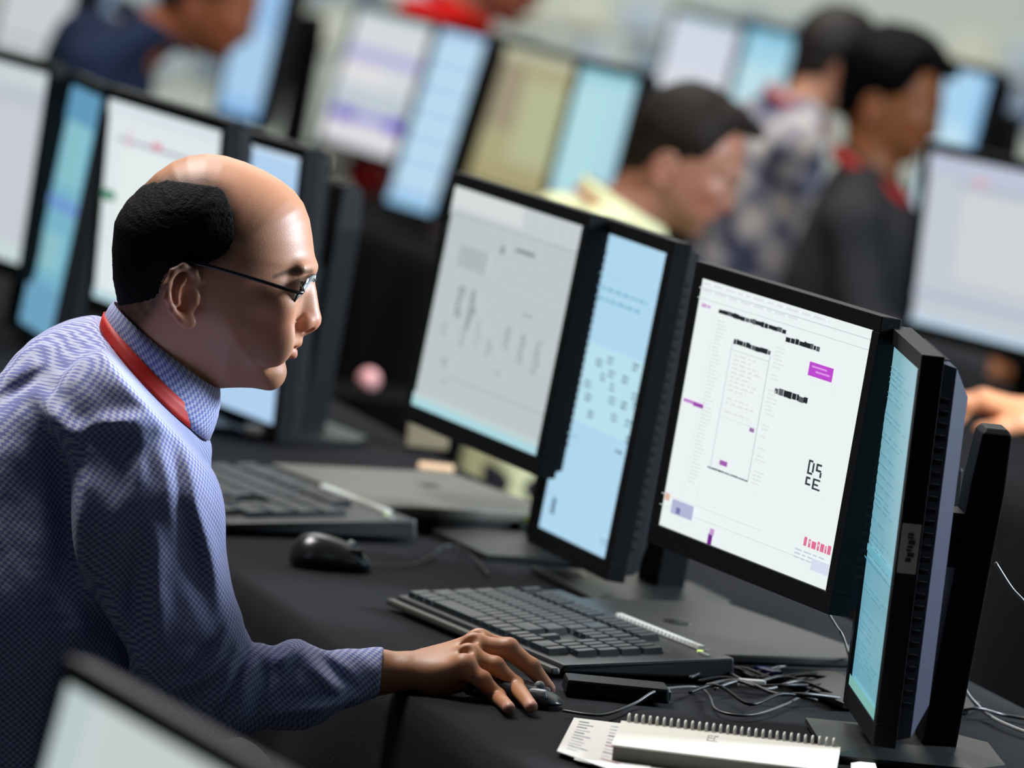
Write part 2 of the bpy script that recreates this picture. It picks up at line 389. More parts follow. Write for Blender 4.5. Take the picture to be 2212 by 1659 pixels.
def monitor(label, kind, cx, cy, cz, yaw, tilt, scr, rects=(), group=None, scale=1.0, near=False, zoff=0.0, lean=4.0, coloff=0.105, sticker=False, grad=None, colh=0.36, strength=None):
    w, h = ((0.474, 0.296) if kind == 'L' else (0.265, 0.385)); w *= scale; h *= scale
    yaw = R_(yaw); tilt = R_(tilt); c = Vector((cx, cy, cz + CAMZ - 1.1453))
    if scale != 1.0: c = Vector(CAM) + (c - Vector(CAM)) * scale
    n = Vector((-math.sin(yaw), -math.cos(yaw), 0))
    base = c - n * coloff; base.z = (DESK if near or c.y < 10.6 else DESK - 0.03) + 0.0045
    t = thing('monitor', label, 'monitor', base, -yaw, group)
    Minv = t.matrix_world.inverted()
    PM = Matrix.Translation(Minv @ c) @ Matrix.Rotation(-tilt, 4, 'X')      # panel frame in the thing's frame
    bx = 0.019 if kind == 'L' else 0.021; bt = 0.018; bb = 0.024; th = 0.022
    fr = MB(); X, Z = w / 2, h / 2
    fr.box((-X - bx, -0.003, Z), (X + bx, th, Z + bt)); fr.box((-X - bx, -0.003, -Z - bb), (X + bx, th, -Z))
    fr.box((-X - bx, -0.003, -Z), (-X, th, Z)); fr.box((X, -0.003, -Z), (X + bx, th, Z))
    fr.box((-X, 0.004, -Z), (X, th, Z))
    fr.build('bezel', M_plastic, t, mw=PM, bevel=0.0012 if near else 0)
    hs = MB(); i1 = 0.008
    v = []
    for (yy, ins) in ((th, i1), (th + 0.016, i1 + 0.004), (th + 0.036, 0.045)):
        v += [(-X - bx + ins, yy, -Z - bb + ins), (X + bx - ins, yy, -Z - bb + ins), (X + bx - ins, yy, Z + bt - ins), (-X - bx + ins, yy, Z + bt - ins)]
    f = []
    for k in range(2):
        for j in range(4): j2 = (j + 1) % 4; f.append((k * 4 + j, k * 4 + j2, k * 4 + 4 + j2, k * 4 + 4 + j))
    f.append((8, 11, 10, 9)[::-1]); hs.add(v, f)
    ho = hs.build('housing', M_mhouse_lit if sticker else M_mhouse, t, mw=PM)
    if near:
        vt = MB(); ns = 26
        for sgn in (1, -1):
            for q in range(ns):
                z0 = -Z + 0.02 + (2 * Z - 0.04) * q / ns
                x_ = sgn * (X + bx - i1 - 0.001)
                vt.box((min(x_, x_ + sgn * 0.0015), th + 0.003, z0), (max(x_, x_ + sgn * 0.0015), th + 0.012, z0 + (2 * Z - 0.04) / ns * 0.45))
        for q in range(22):
            x0 = -X + 0.02 + (2 * X - 0.04) * q / 22
            vt.box((x0, th + 0.003, Z + bt - i1 - 0.0005), (x0 + (2 * X - 0.04) / 22 * 0.5, th + 0.012, Z + bt - i1 + 0.001))
        s_ = vt.build('vent_slots', M_vent, ho); s_['kind'] = 'stuff'
    # the lit screen
    nx, nz = 2, 2
    gc = np.array([lin(*(grad[i] if grad else scr)) for i in range(4)]) if grad else np.array([lin(*scr)] * 4)
    V = [(-X, 0.001, Z), (X, 0.001, Z), (X, 0.001, -Z), (-X, 0.001, -Z)]
    me = mesh_from(V, [(3, 2, 1, 0)], M_screen if strength is None else attr_mat('screen_light_bright', 0.3, emit=strength, spec=0.2), False, gc)
    so = link('screen', me, t, mw=PM)
    if rects: decal_mesh(so, rects, w, h)
    # stand
    le = R_(lean); ctop = colh
    col = MB(); cw, ct = 0.036, 0.019
    nn = 6; ring = []
    for k in range(nn + 1):
        zz = 0.012 + (ctop - 0.012) * k / nn; sh = math.tan(le) * zz; e = 1.0 if k < nn else 0.86
        ring.append([(-cw * e, sh - ct * e, zz), (cw * e, sh - ct * e, zz), (cw * e, sh + ct * e, zz), (-cw * e, sh + ct * e, zz)])
    ring.append([(x * 0.8, sh + (y - sh) * 0.7, z_ + 0.006) for (x, y, z_) in ring[-1]])
    v = sum(ring, []); f = [(3, 2, 1, 0)]
    for k in range(len(ring) - 1):
        for j in range(4): j2 = (j + 1) % 4; f.append((4 * k + j, 4 * k + j2, 4 * k + 4 + j2, 4 * k + 4 + j))
    f.append(tuple(4 * (len(ring) - 1) + j for j in range(4)))
    col.add(v, f); col.build('stand_column', M_plastic, t, bevel=0.002 if near else 0)
    arm = MB(); lc = Minv @ c; ah = min(lc.z, ctop - 0.05)
    arm.box((-0.03, lc.y + th + 0.03, ah - 0.03), (0.03, math.tan(le) * ah - 0.01, ah + 0.03)); arm.build('stand_arm', M_plastic, t)
    bs = MB(); v = []; bw, bd = 0.125, 0.10
    pts = [(-bw, -bd), (bw, -bd), (bw, bd * 0.6), (bw * 0.6, bd), (-bw * 0.6, bd), (-bw, bd * 0.6)]
    v = [(x, y - 0.03, 0.0) for x, y in pts] + [(x, y - 0.03, 0.006) for x, y in pts] + [(x * 0.4, y * 0.4 - 0.02, 0.014) for x, y in pts]
    f = [tuple(range(6))[::-1]]
    for k in range(2):
        for j in range(6): j2 = (j + 1) % 6; f.append((6 * k + j, 6 * k + j2, 6 * k + 6 + j2, 6 * k + 6 + j))
    f.append(tuple(12 + j for j in range(6))); bs.add(v, f); bs.build('stand_base', mat('stand_base', lin(30, 32, 31), 0.35, spec=0.4), t)
    if sticker:
        st = MB(); x0 = X + bx; g = lin(150, 148, 140)
        st.box((x0 + 0.0002, -0.001, -0.026), (x0 + 0.0010, 0.0195, 0.028), g)
        so_ = st.build('sticker', attr_mat('sticker_print', 0.6), t, mw=PM)
        sk = MB(); k_ = lin(40, 40, 38)
        zz = 0.018; r = random.Random(4)
        while zz > -0.014:
            hh = 0.002 + 0.003 * r.random(); y0_ = 0.006 + 0.002 * r.random(); sk.box((x0 + 0.0008, y0_, zz - hh), (x0 + 0.0014, y0_ + 0.005 + 0.003 * r.random(), zz), k_); zz -= hh + 0.0012
        sk.build('lettering', attr_mat('sticker_print', 0.6), so_, mw=Matrix.Identity(4))
    return t

LG = (222, 226, 226)
# A: white plan on the balding man's wide screen
def slantbar(u0, v0, u1, v1, col, seed):
    r = random.Random(seed); out = []; u = u0
    while u < u1:
        l = 0.010 + 0.018 * r.random(); j = (v1 - v0) * .22 * r.random(); out.append((u, v0 + j, min(u + l, u1), v1 - (v1 - v0) * .15 * r.random(), col if r.random() < 0.75 else (84, 90, 93))); u += l + (0.0 if r.random() < .55 else .0022)
    return out
A_ = []
A_ += [(0, 0.035, 1, 0.04, (205, 215, 215)), (0, 0.075, 1, 0.079, (208, 218, 218))]
A_ += text_rows(0.02, 0.95, 0.012, 0.07, 2, (222, 226, 234), 0.3, 1, 3, 0.05)
A_ += [(0.03, 0.095, 0.06, 0.11, (205, 165, 215)), (0.065, 0.097, 0.085, 0.108, (205, 165, 215))]
A_ += slantbar(0.135, 0.095, 0.535, 0.116, (22, 32, 34), 1) + slantbar(0.54, 0.118, 0.735, 0.142, (22, 32, 34), 2) + slantbar(0.252, 0.19, 0.47, 0.214, (24, 34, 36), 3)
A_ += slantbar(0.53, 0.322, 0.72, 0.35, (26, 34, 36), 5)
A_ += [(0.245, 0.215, 0.2475, 0.71, (170, 182, 186)), (0.47, 0.215, 0.4725, 0.71, (150, 162, 164)), (0.245, 0.235, 0.47, 0.2375, (190, 200, 200)), (0.245, 0.50, 0.47, 0.503, (214, 222, 222))]
A_ += slantbar(0.23, 0.705, 0.47, 0.713, (110, 120, 122), 8)
A_ += text_rows(0.27, 0.45, 0.25, 0.49, 14, (222, 224, 226), 0.4, 0.9, 9, 0.03)
A_ += text_rows(0.14, 0.2, 0.14, 0.8, 44, (214, 222, 222), 0.4, 1, 10, 0.012) + text_rows(0.5, 0.56, 0.17, 0.78, 40, (218, 224, 224), 0.4, 0.6, 12, 0.012)
A_ += [(0.125, 0.13, 0.1265, 0.85, (218, 224, 224)), (0.205, 0.14, 0.2065, 0.85, (218, 224, 224))]
A_ += [(0.03, 0.48, 0.15, 0.492, (190, 120, 205)), (0.09, 0.484, 0.15, 0.497, (150, 60, 170)), (0.435, 0.505, 0.462, 0.52, (150, 110, 165)), (0.30, 0.665, 0.345, 0.684, (160, 90, 175))]
A_ += [(0.70, 0.185, 0.835, 0.238, (188, 70, 205)), (0.715, 0.197, 0.80, 0.204, (222, 150, 232)), (0.74, 0.214, 0.82, 0.221, (222, 150, 232))]
for (a, b_, c_, d_) in [(0.79, .545, .80, .60), (0.80, .545, .815, .553), (.815, .553, .825, .59), (.80, .592, .82, .60), (.835, .55, .865, .558), (.835, .558, .845, .58), (.845, .572, .865, .58), (.86, .58, .87, .60), (.79, .61, .815, .618), (.79, .618, .80, .642), (.80, .634, .82, .642), (.83, .608, .84, .65), (.84, .608, .87, .615), (.84, .627, .862, .634), (.84, .643, .875, .65)]:
    A_.append((a, b_, c_, d_, (48, 56, 58)))
A_ += [(0, 0.915, 1, 0.918, (214, 220, 220)), (0.0, 0.87, 0.6, 0.873, (216, 222, 222)), (0.022, 0.865, 0.05, 0.893, (222, 182, 160)), (0.07, 0.878, 0.20, 0.935, (178, 182, 214)), (0.10, 0.905, 0.125, 0.93, (110, 120, 170))]
A_ += [(0.31, 0.955, 0.335, 0.998, (110, 30, 140)), (0.315, 0.935, 0.34, 0.96, (196, 150, 210))]
for i_, (a, l_) in enumerate([(.84, .016), (.866, .012), (.884, .024), (.915, .012), (.933, .02), (.958, .01), (.973, .018)]):
    A_.append((a, 0.832 + 0.003 * (i_ % 3), a + l_, 0.866, (222, 110, 150)))
    if i_ % 2: A_.append((a + 0.004, 0.841, a + l_ - 0.003, 0.851, (240, 215, 226)))
A_ += text_rows(0.80, 0.99, 0.885, 0.93, 3, (196, 206, 220), 0.4, 1, 20, 0.03) + [(0.9, 0.9, 1, 0.945, (214, 220, 238))]
monitor('wide monitor showing a white plan page, facing the balding man', 'L', 0.292, 7.629, 0.327, 67.0, 4.0, (234, 242, 242), A_, near=True, coloff=0.21, colh=0.27)
Bq = text_rows(0.08, 0.95, 0.06, 0.94, 60, (88, 146, 164), 0.22, 0.55, 31, 0.2) + [(0, 0.97, 1, 1, (120, 178, 170)), (0.0, 0.62, 1, 0.625, (84, 150, 175)), (0.05, 0.58, 0.95, 0.6, (104, 172, 190))]
monitor('narrow teal portrait monitor seen almost edge-on, nearest the right edge', 'P', 0.423, 7.282, 0.270, 86.1, 0.5, (112, 172, 186), Bq, near=True, sticker=True, coloff=0.082, grad=[(122, 172, 184), (140, 180, 190), (110, 165, 175), (100, 160, 182)])
Cq = [(0, 0, 1, .13, (196, 203, 206)), (0, 0, .56, .09, (212, 217, 218)), (0, .115, 1, .122, (158, 168, 172)), (0, .165, .45, .168, (176, 186, 188)), (0, .18, .45, .183, (176, 186, 188)), (0, .205, .45, .208, (176, 186, 188)),
      (0.13, .24, .36, .34, (172, 182, 186)), (0.44, .19, .47, .225, (130, 142, 150)), (.55, .18, .70, .195, (124, 130, 130)), (0, .965, 1, 1, (170, 214, 222)), (0.0, .94, 1, .966, (190, 210, 212)),
      (0, .36, .12, .363, (176, 186, 188)), (.45, .37, 1, .373, (184, 190, 190)), (.3, .66, 1, .663, (182, 190, 190)), (.22, .82, 1, .825, (160, 170, 172))]
for (u, v0, v1, s_) in [(.19, .42, .56, 110), (.29, .42, .60, 100), (.12, .60, .66, 150), (.27, .60, .68, 150), (.38, .54, .66, 158), (.48, .60, .68, 150), (.6, .52, .62, 140), (.72, .53, .66, 140), (.84, .53, .68, 140), (.17, .75, .79, 140), (.58, .72, .76, 145), (.2, .84, .86, 150)]:
    Cq += text_rows(u, u + 0.055, v0, v1, max(2, int((v1 - v0) / .018)), (s_ + 12, s_ + 22, s_ + 30), 0.7, 0.95, int(u * 100), 0.025)
Cq += text_rows(.70, .80, .44, .455, 1, (140, 150, 155), .6, 1, 3, .03)
# rows of page lines
Cq += text_rows(0.02, 0.42, 0.13, 0.2, 3, (178, 186, 190), 0.3, 1, 7, 0.05)
monitor('wide monitor with a pale grey diagram, behind the closed laptop by the keyboard', 'L', -0.030, 8.625, 0.328, 68.9, 5.6, (188, 196, 197), Cq, near=True, coloff=0.105)
Dq = []
for (u0, u1, v, n) in [(.1, .95, .17, 1), (.06, .95, .205, 1)]: Dq += text_rows(u0, u1, v, v + .018, n, (120, 168, 198), .45, 1, int(v * 100), .07)
for k, (u, v) in enumerate([(.35, .40), (.5, .38), (.62, .40), (.85, .37), (.45, .44), (.25, .48), (.3, .52), (.6, .46), (.62, .50), (.8, .5), (.92, .46), (.95, .49), (.38, .57), (.9, .55), (.95, .6), (.85, .64), (.7, .55), (.55, .42), (.75, .42)]):
    Dq += text_rows(u, u + .10, v, v + .03, 2, (112, 142, 158) if k % 3 else (84, 110, 124), .55, .9, k, .035)
Dq += text_rows(.17, .45, .665, .68, 1, (140, 180, 200), .4, 1, 4, .06) + [(.14, .885, .2, .94, (110, 140, 160)), (.88, .94, .99, .95, (150, 190, 214)), (.9, .955, .99, .962, (150, 190, 214)), (0, .13, 1, .133, (160, 205, 230))]
Dq.insert(0, (.2, .36, 1, .62, (184, 224, 236)))
monitor('tall narrow light-blue monitor next to the pale grey diagram screen', 'P', 0.113, 8.321, 0.278, 71.0, 5.4, (174, 214, 238), Dq, near=True)
Eq = [(0, 0, 1, .07, (214, 226, 230)), (.1, .17, 1, .19, (176, 176, 190)), (.2, .12, .23, .3, (222, 190, 196)), (.42, .15, .5, .18, (222, 130, 140)), (0, .45, .12, .5, (60, 130, 100)), (.14, .22, 1, 1, (226, 236, 234)), (.0, .7, 1, .705, (200, 210, 214)), (0, .95, 1, 1, (180, 210, 220))]
monitor('wide white monitor directly behind the balding head', 'L', -0.539, 9.678, 0.321, 66.2, -1.2, (222, 232, 234), Eq, near=True, coloff=0.07)
monitor('tall pale-blue monitor behind the forehead of the balding man', 'P', -0.390, 9.655, 0.245, 64.8, -0.3, (176, 208, 240), [(0, .5, 1, .503, (160, 196, 228)), (0.0, .0, 1, .02, (200, 220, 240))] + text_rows(.1, .8, .7, .9, 5, (160, 196, 226), .3, .8, 6, .08), near=True)
monitor('narrow teal monitor between the black frames near the left edge', 'P', -0.730, 10.430, 0.249, 74.5, 6.4, (118, 178, 200), [(0, 0, 1, .14, (96, 152, 186)), (.2, .14, .8, .4, (136, 190, 200)), (0.1, .45, 1, .5, (110, 150, 205)), (.2, .6, .7, .75, (140, 190, 200)), (0, .8, 1, 1, (106, 160, 190))])
monitor('wide pale monitor cut off by the left edge at head height', 'L', -0.867, 10.436, 0.325, 63.7, 3.0, (198, 203, 210), [(0, 0, 1, .1, (200, 210, 212)), (0, .1, 1, .2, (190, 196, 206)), (0, .9, 1, 1, (198, 214, 214))], scale=1.03)
monitor('wide pale monitor in the top left corner', 'L', -1.179, 15.398, 0.314, 65.7, 7.3, (200, 204, 208), [(0, .85, .7, .9, (176, 182, 190)), (0, .95, 1, 1, (186, 198, 196))])
monitor('tall blue monitor behind the man in the navy sweater', 'P', -0.647, 14.818, 0.318, 67.1, 7.2, (150, 190, 230), [(0, .5, 1, .9, (166, 204, 236)), (.0, .92, 1, 1, (140, 186, 232))])
monitor('wide monitor with purple stripes on a white list', 'L', -0.362, 14.439, 0.254, 68.1, 11.6, (212, 216, 220), [(0, .27, 1, .36, (176, 170, 218)), (0, .4, .6, .55, (222, 222, 224)), (0, .55, 1, .72, (190, 202, 210)), (0, .74, 1, .80, (140, 130, 215)), (.1, .73, .35, .82, (96, 70, 190)), (.78, .72, 1, .82, (96, 64, 196)), (0, .83, 1, .95, (222, 220, 224)), (0, 0, 1, .05, (190, 205, 205))])
monitor('tall light-blue monitor with pale bands next to the purple-striped screen', 'P', -0.219, 14.156, 0.206, 66.8, 12.1, (178, 208, 238), [(0, v, 1, v + .05, (190, 228, 240)) for v in (.1, .24, .38, .52, .66, .80)] + [(0, .94, 1, 1, (150, 200, 235))], scale=0.975)
monitor('wide beige monitor left of the brown-haired man', 'L', -0.044, 14.208, 0.223, 69.2, 9.1, (172, 166, 128), [(0, .1, .45, .6, (158, 148, 124)), (.45, .2, 1, .8, (180, 184, 146)), (0, .0, 1, .08, (184, 186, 160)), (0, .85, 1, 1, (168, 160, 118))], scale=0.955)
monitor('tall cyan monitor touching the brown hair', 'P', 0.094, 12.715, 0.238, 65.7, 9.2, (172, 214, 228), [(0, .1, .6, .6, (176, 220, 226)), (0, 0, 1, .04, (140, 196, 208))])
monitor('wide pale lilac monitor in front of the paper wall', 'L', 0.338, 15.517, 0.270, 71.7, 9.2, (206, 212, 226), [(0, 0, 1, .08, (190, 208, 220)), (0, .45, 1, .55, (212, 216, 222))])
monitor('tall cyan monitor left of the floral shirt', 'P', 0.469, 15.046, 0.238, 67.5, 9.2, (160, 210, 232), [(0, .2, 1, .5, (184, 222, 232)), (0, 0, 1, .06, (130, 190, 215))])
monitor('tall sky-blue monitor behind the black-haired face', 'P', 0.850, 13.932, 0.253, 72.8, 9.0, (166, 208, 238), [(0, .3, 1, .8, (186, 222, 240)), (.8, 0, 1, 1, (140, 190, 232))])
monitor('large pale monitor at the right edge in front of the grey sweater', 'L', 0.799, 11.423, 0.266, 60.0, 0.2, (196, 202, 210), [(0, 0, 1, .12, (190, 196, 214)), (.2, .13, 1, .16, (176, 182, 200)), (.3, .1, .4, .14, (214, 176, 186)), (.25, .2, 1, .7, (206, 212, 214)), (0, .8, 1, .84, (176, 186, 206)), (0, .95, 1, 1, (190, 214, 232))])
monitor('blurred monitor corner in the bottom left foreground', 'L', -0.246, 4.841, 0.204, 67.6, 10.3, (196, 204, 204), [(0, 0, .15, 1, (186, 200, 200))], colh=0.17)
sheet_cols = {'slate-blue': (134, 152, 182), 'pale blue': (196, 208, 220), 'grey-blue': (146, 162, 176), 'cream': (228, 226, 206)}
taken = {}
for gx in range(-3, 17):
    for gy in range(3):
        px = 560 + 118 * gx + 12 * gy + random.uniform(-7, 7); py = 14 * gx + 104 * gy - 62 + random.uniform(-5, 5)
        if not (-60 < px < 2270) or px > 2150 and py > 330 or py < -70: continue
        if px < 200 or (700 < px < 1180 and py > 90) or (1180 < px < 1380 and py > 160) or (1560 < px < 2050 and py > 130) or (200 < px < 600 and py > 240): continue
        nm = random.choice(list(sheet_cols)); k = (nm)
        near_ = 'left of the red shirt' if px < 950 else 'right of the red shirt' if px < 1440 else 'above the black hair' if px < 2000 else 'near the right edge'
        row_ = ['top', 'second', 'third'][gy]
        taken[(nm, near_, row_)] = taken.get((nm, near_, row_), 0) + 1
        wall_sheet(px, py, 84 + random.uniform(-6, 6), 74 + random.uniform(-6, 6), sheet_cols[nm], '%s printed sheet, %s row of the far wall, %s' % (nm, row_, near_))


# ------------------------------------------------------------------ things on the front desk
def local_box(name, label, cat, p, rz, group=None): return thing(name, label, cat, p, rz, group)
def keyboard(label, p00, p10, p01, seed):
    """p00 far user-side corner, p10 near user-side corner (length), p01 far back corner (depth): points on the desk"""
    p00, p10, p01 = [Vector(q) for q in (p00, p10, p01)]
    Lg = (p10 - p00).length; ax = (p10 - p00).normalized(); dp = abs((p01 - p00).dot(Vector((-ax.y, ax.x, 0))))
    ang = math.atan2(ax.y, ax.x)
    t = thing('keyboard', label, 'keyboard', (p00.x, p00.y, DESK + 0.0045), ang)
    # local x along the keys, local y away from the user
    cs = MB(); rise = 0.016
    def zt(y): return 0.014 + rise * y / dp
    v = [(0.004, 0, 0.004), (Lg - 0.004, 0, 0.004), (Lg, dp, 0.004), (0, dp, 0.004), (0, 0.004, zt(0)), (Lg, 0.004, zt(0)), (Lg, dp - 0.004, zt(dp)), (0, dp - 0.004, zt(dp))]
    cs.add(v, [(0, 3, 2, 1), (4, 5, 6, 7), (0, 1, 5, 4), (1, 2, 6, 5), (2, 3, 7, 6), (3, 0, 4, 7)]); cs.build('case', mat('keyboard_case', lin(28, 31, 32), 0.38, spec=0.5, bump=0.04, bscale=600), t, bevel=0.003)
    pr = MB(); pr.box((0.0, -0.012, 0.002), (Lg, 0.001, 0.010), taper=0.001); pr.build('front_lip', mat('lip', lin(58, 58, 52), 0.4), t, bevel=0.003)
    kb = MB(); kb.box((0, 0, 0), (1, 1, 1)); 
    u = (Lg - 0.05) / 22.5; ky = (dp - 0.048) / 6.3
    def keymesh(wu):
        mb = MB(); w_ = u * wu - 0.0022; d_ = ky - 0.0022
        x0, y0 = 0, 0; tt = 0.0022
        mb.add([(0, 0, 0), (w_, 0, 0), (w_, d_, 0), (0, d_, 0), (tt, tt * .7, .007), (w_ - tt, tt * .7, .007), (w_ - tt, d_ - tt, .008), (tt, d_ - tt, .008), (w_ / 2, d_ / 2, 0.0066)],
               [(0, 3, 2, 1), (0, 1, 5, 4), (1, 2, 6, 5), (2, 3, 7, 6), (3, 0, 4, 7), (4, 5, 8), (5, 6, 8), (6, 7, 8), (7, 4, 8)])
        return mesh_from(mb.v, mb.f, M_key)
    cache = {}
    rows = [[1.25, 1.25, 1.25, 6.25, 1.25, 1.25, 1.25, 1.25, .25, 1, 1, 1, .25, 2, 1], [2.25] + [1] * 10 + [2.75, .25, -1, 1, -1, .25, 1, 1, 1, 1], [1.75] + [1] * 11 + [2.25, .25, -1, -1, -1, .25, 1, 1, 1, 1],
            [1.5] + [1] * 12 + [1.5, .25, 1, 1, 1, .25, 1, 1, 1, 1], [1] * 13 + [2, .25, 1, 1, 1, .25, 1, 1, 1, 1], [1, -1, 1, 1, 1, 1, -.5, 1, 1, 1, 1, -.5, 1, 1, 1, 1, .25, 1, 1, 1]]
    for r, row in enumerate(rows):
        x = 0.012; y = 0.012 + ky * r + (0.006 if r == 5 else 0)
        for wu in row:
            if wu in (-1, -.5): x += u * abs(wu); continue
            if wu == .25: x += u * .25; continue
            if wu not in cache: cache[wu] = keymesh(wu)
            ko = link('key', cache[wu], t); ko.location = (x, y, zt(y) - 0.0005); ko.rotation_euler = (math.atan(rise / dp), 0, 0)
            x += u * wu
    st = MB()
    n = 22
    for k in range(n):
        x = Lg * 0.40 + (Lg * 0.48) * k / n
        st.box((x, dp - 0.022, zt(dp) - 0.001), (x + Lg * 0.48 / n * 0.72, dp - 0.012, zt(dp) + 0.003), taper=0.0008)
    o = st.build('media_buttons', M_silver, t); o['kind'] = 'stuff'
    pn = MB(); pn.box((Lg * 0.38, dp - 0.026, zt(dp) - 0.003), (Lg * 0.9, dp - 0.008, zt(dp) - 0.0005)); pn.build('button_panel', mat('panel_grey', lin(70, 72, 70), 0.35), t)
    ld = MB(); ld.box((Lg * 0.905, dp - 0.03, zt(dp) - 0.002), (Lg * 0.905 + 0.004, dp - 0.024, zt(dp) + 0.0005), lin(170, 200, 90)); ld.build('indicator_light', M_led, t)
    nm = MB()
    for k in range(5): nm.box((Lg * 0.925 + 0.005 * k, dp - 0.034, zt(dp) - 0.002), (Lg * 0.925 + 0.005 * k + 0.0035, dp - 0.029, zt(dp) + 0.0003), lin(150, 155, 150))
    nm.build('maker_lettering', attr_mat('print_grey', 0.5), t)
    return t
# front keyboard
kp = [UZ(849, 1318), UZ(1190, 1468), UZ(1105, 1292)]
keyboard('black full-size keyboard right beside the hand of the balding man', kp[0], UZ(1208, 1470), UZ(1108, 1292), 1)
_d = np.array(UZ(1208, 1470)) - np.array(kp[0]); _d[2] = 0; _d /= np.linalg.norm(_d)
kn = UZ(482, 1160); keyboard('black keyboard lying further back, half hidden behind the blue shirt', np.array(kn) - _d * 0.46, kn, UZ(410, 985), 2)

def laptop(label, corners, z0, th, lidm=None, logo=True, cat='laptop', front=0):
    c = [Vector(UZ(*p, DESK + 0.0045 + th)) for p in corners]
    mid = sum(c, Vector()) / 4; ax = (c[1] - c[0]).normalized(); ang = math.atan2(ax.y, ax.x)
    t = thing('laptop', label, cat, (mid.x, mid.y, DESK + 0.0045), ang)
    w = ((c[1] - c[0]).length + (c[2] - c[3]).length) / 2; d = ((c[2] - c[1]).length + (c[3] - c[0]).length) / 2
    bs = MB(); bs.box((-w / 2, -d / 2, 0.0), (w / 2, d / 2, th * 0.55)); bs.build('base', M_plastic, t, bevel=0.003)
    ld = MB(); ld.box((-w / 2, -d / 2, th * 0.58), (w / 2, d / 2, th)); ld.build('lid', lidm or M_lap, t, bevel=0.003)
    hg = MB(); hg.tube([(-w * .35, d / 2 + 0.002, th * .5), (w * .35, d / 2 + 0.002, th * .5)], th * 0.3, 10); hg.build('hinge', M_plastic, t, smooth=True)
    return t, w, d
def logo(t, w, d, th, x, y, col):
    lg = MB(); n = 20; v = []; rx, ry = 0.024, 0.0165
    for k in range(n): a = 2 * math.pi * k / n; v.append((x + rx * math.cos(a), y + ry * math.sin(a), th + 0.0004))
    for k in range(n): a = 2 * math.pi * k / n; v.append((x + rx * math.cos(a), y + ry * math.sin(a), th - 0.001))
    lg.add(v, [tuple(range(n))] + [(k, k + n, (k + 1) % n + n, (k + 1) % n) for k in range(n)]); lo = lg.build('round_emblem', mat('emblem_dark', col, 0.25), t)
    # the two slanted letters of the emblem
    lt = MB(); z = th + 0.0008; s = 0.0022
    for pts in ([(-.009, .012), (-.0125, -.006)], [(-.0105, .002), (-.005, .003)], [(-.005, .003), (-.0065, -.006)], [(.0015, .003), (-.0025, -.013)], [(.0015, .003), (.0075, .0025)], [(.0075, .0025), (.006, -.005)], [(.006, -.005), (.0, -.0055)]):
        a = Vector((x + pts[0][0], y + pts[0][1], z)); b_ = Vector((x + pts[1][0], y + pts[1][1], z)); lt.tube([a, b_], 0.0007, 5)
    lt.build('emblem_letters', mat('emblem_letters', lin(88, 90, 88), 0.3, metal=0.5), lo)
th = 0.026
lt1, w1, d1 = laptop('closed grey laptop with a round emblem, under the white plan screen', [(1478, 1428), (1140, 1304), (1545, 1284), (1800, 1402)], DESK, th)
a_ = lt1.matrix_world.inverted() @ Vector(UZ(1465, 1345, DESK + 0.0045 + th)); logo(lt1, w1, d1, th, a_.x, a_.y, lin(20, 20, 20))
th2 = 0.034
lt2, w2, d2 = laptop('closed grey laptop below the pale grey diagram screen', [(872, 1104), (634, 1014), (925, 1006), (1175, 1098)], DESK, th2, mat('laptop_lid_light', lin(86, 86, 78), 0.45, metal=0.3, bump=0.05, bscale=500))
a_ = lt2.matrix_world.inverted() @ Vector(UZ(925, 1048, DESK + 0.0045 + th2)); logo(lt2, w2, d2, th2, a_.x, a_.y, lin(78, 86, 80))

def mouse(label, px0, px1, wid, hgt, rz=None):
    a = Vector(UZ(*px0)); b_ = Vector(UZ(*px1)); mid = (a + b_) / 2; v = b_ - a; ang = rz if rz is not None else math.atan2(v.y, v.x)
    t = thing('computer_mouse', label, 'mouse', (mid.x, mid.y, DESK + 0.0045), ang); L_ = v.length if rz is None else 0.112
    V = []; n, mm = 24, 13
    for i in range(n + 1):
        s = -1 + 2 * i / n; hh = hgt * (1 - abs(s) ** 2.6) ** 0.5 * (0.80 - 0.30 * s); ww = wid / 2 * (1 - abs(s) ** 3.2) ** 0.5 * (1 - 0.07 * math.cos(s * 3))
        for j in range(mm):
            a_ = math.pi * j / (mm - 1); V.append((s * L_ / 2, ww * math.cos(a_) * (1 + .0 * s), 0.001 + hh * abs(math.sin(a_)) ** 0.75))
    Fq = [(i * mm + j, (i + 1) * mm + j, (i + 1) * mm + j + 1, i * mm + j + 1) for i in range(n) for j in range(mm - 1)]
    Fq += [(i * mm, i * mm + mm - 1, (i + 1) * mm + mm - 1, (i + 1) * mm) for i in range(n)]
    me = mesh_from(V, Fq, mat('mouse_body', lin(30, 30, 30), 0.28, spec=0.6), True); link('body', me, t)
    wl = MB(); wl.tube([(L_ * .24, -0.003, hgt * .62), (L_ * .24, 0.003, hgt * .62)], 0.006, 14); wl.build('scroll_wheel', mat('wheel_grey', lin(120, 126, 128), 0.4), t, smooth=True)
    bt = MB()
    for sg in (-1, 1): bt.box((L_ * .14, min(sg * .0055, sg * wid * .40), hgt * .30), (L_ * .36, max(sg * .0055, sg * wid * .40), hgt * .60), taper=0.003)
    bt.build('buttons', mat('mouse_silver', lin(150, 156, 158), 0.35, metal=0.3) if 'under' in label else M_plastic, t, bevel=0.003)
    return t
mouse('black mouse on the cloth below the half-hidden keyboard', (622, 1222), (800, 1236), 0.066, 0.044)

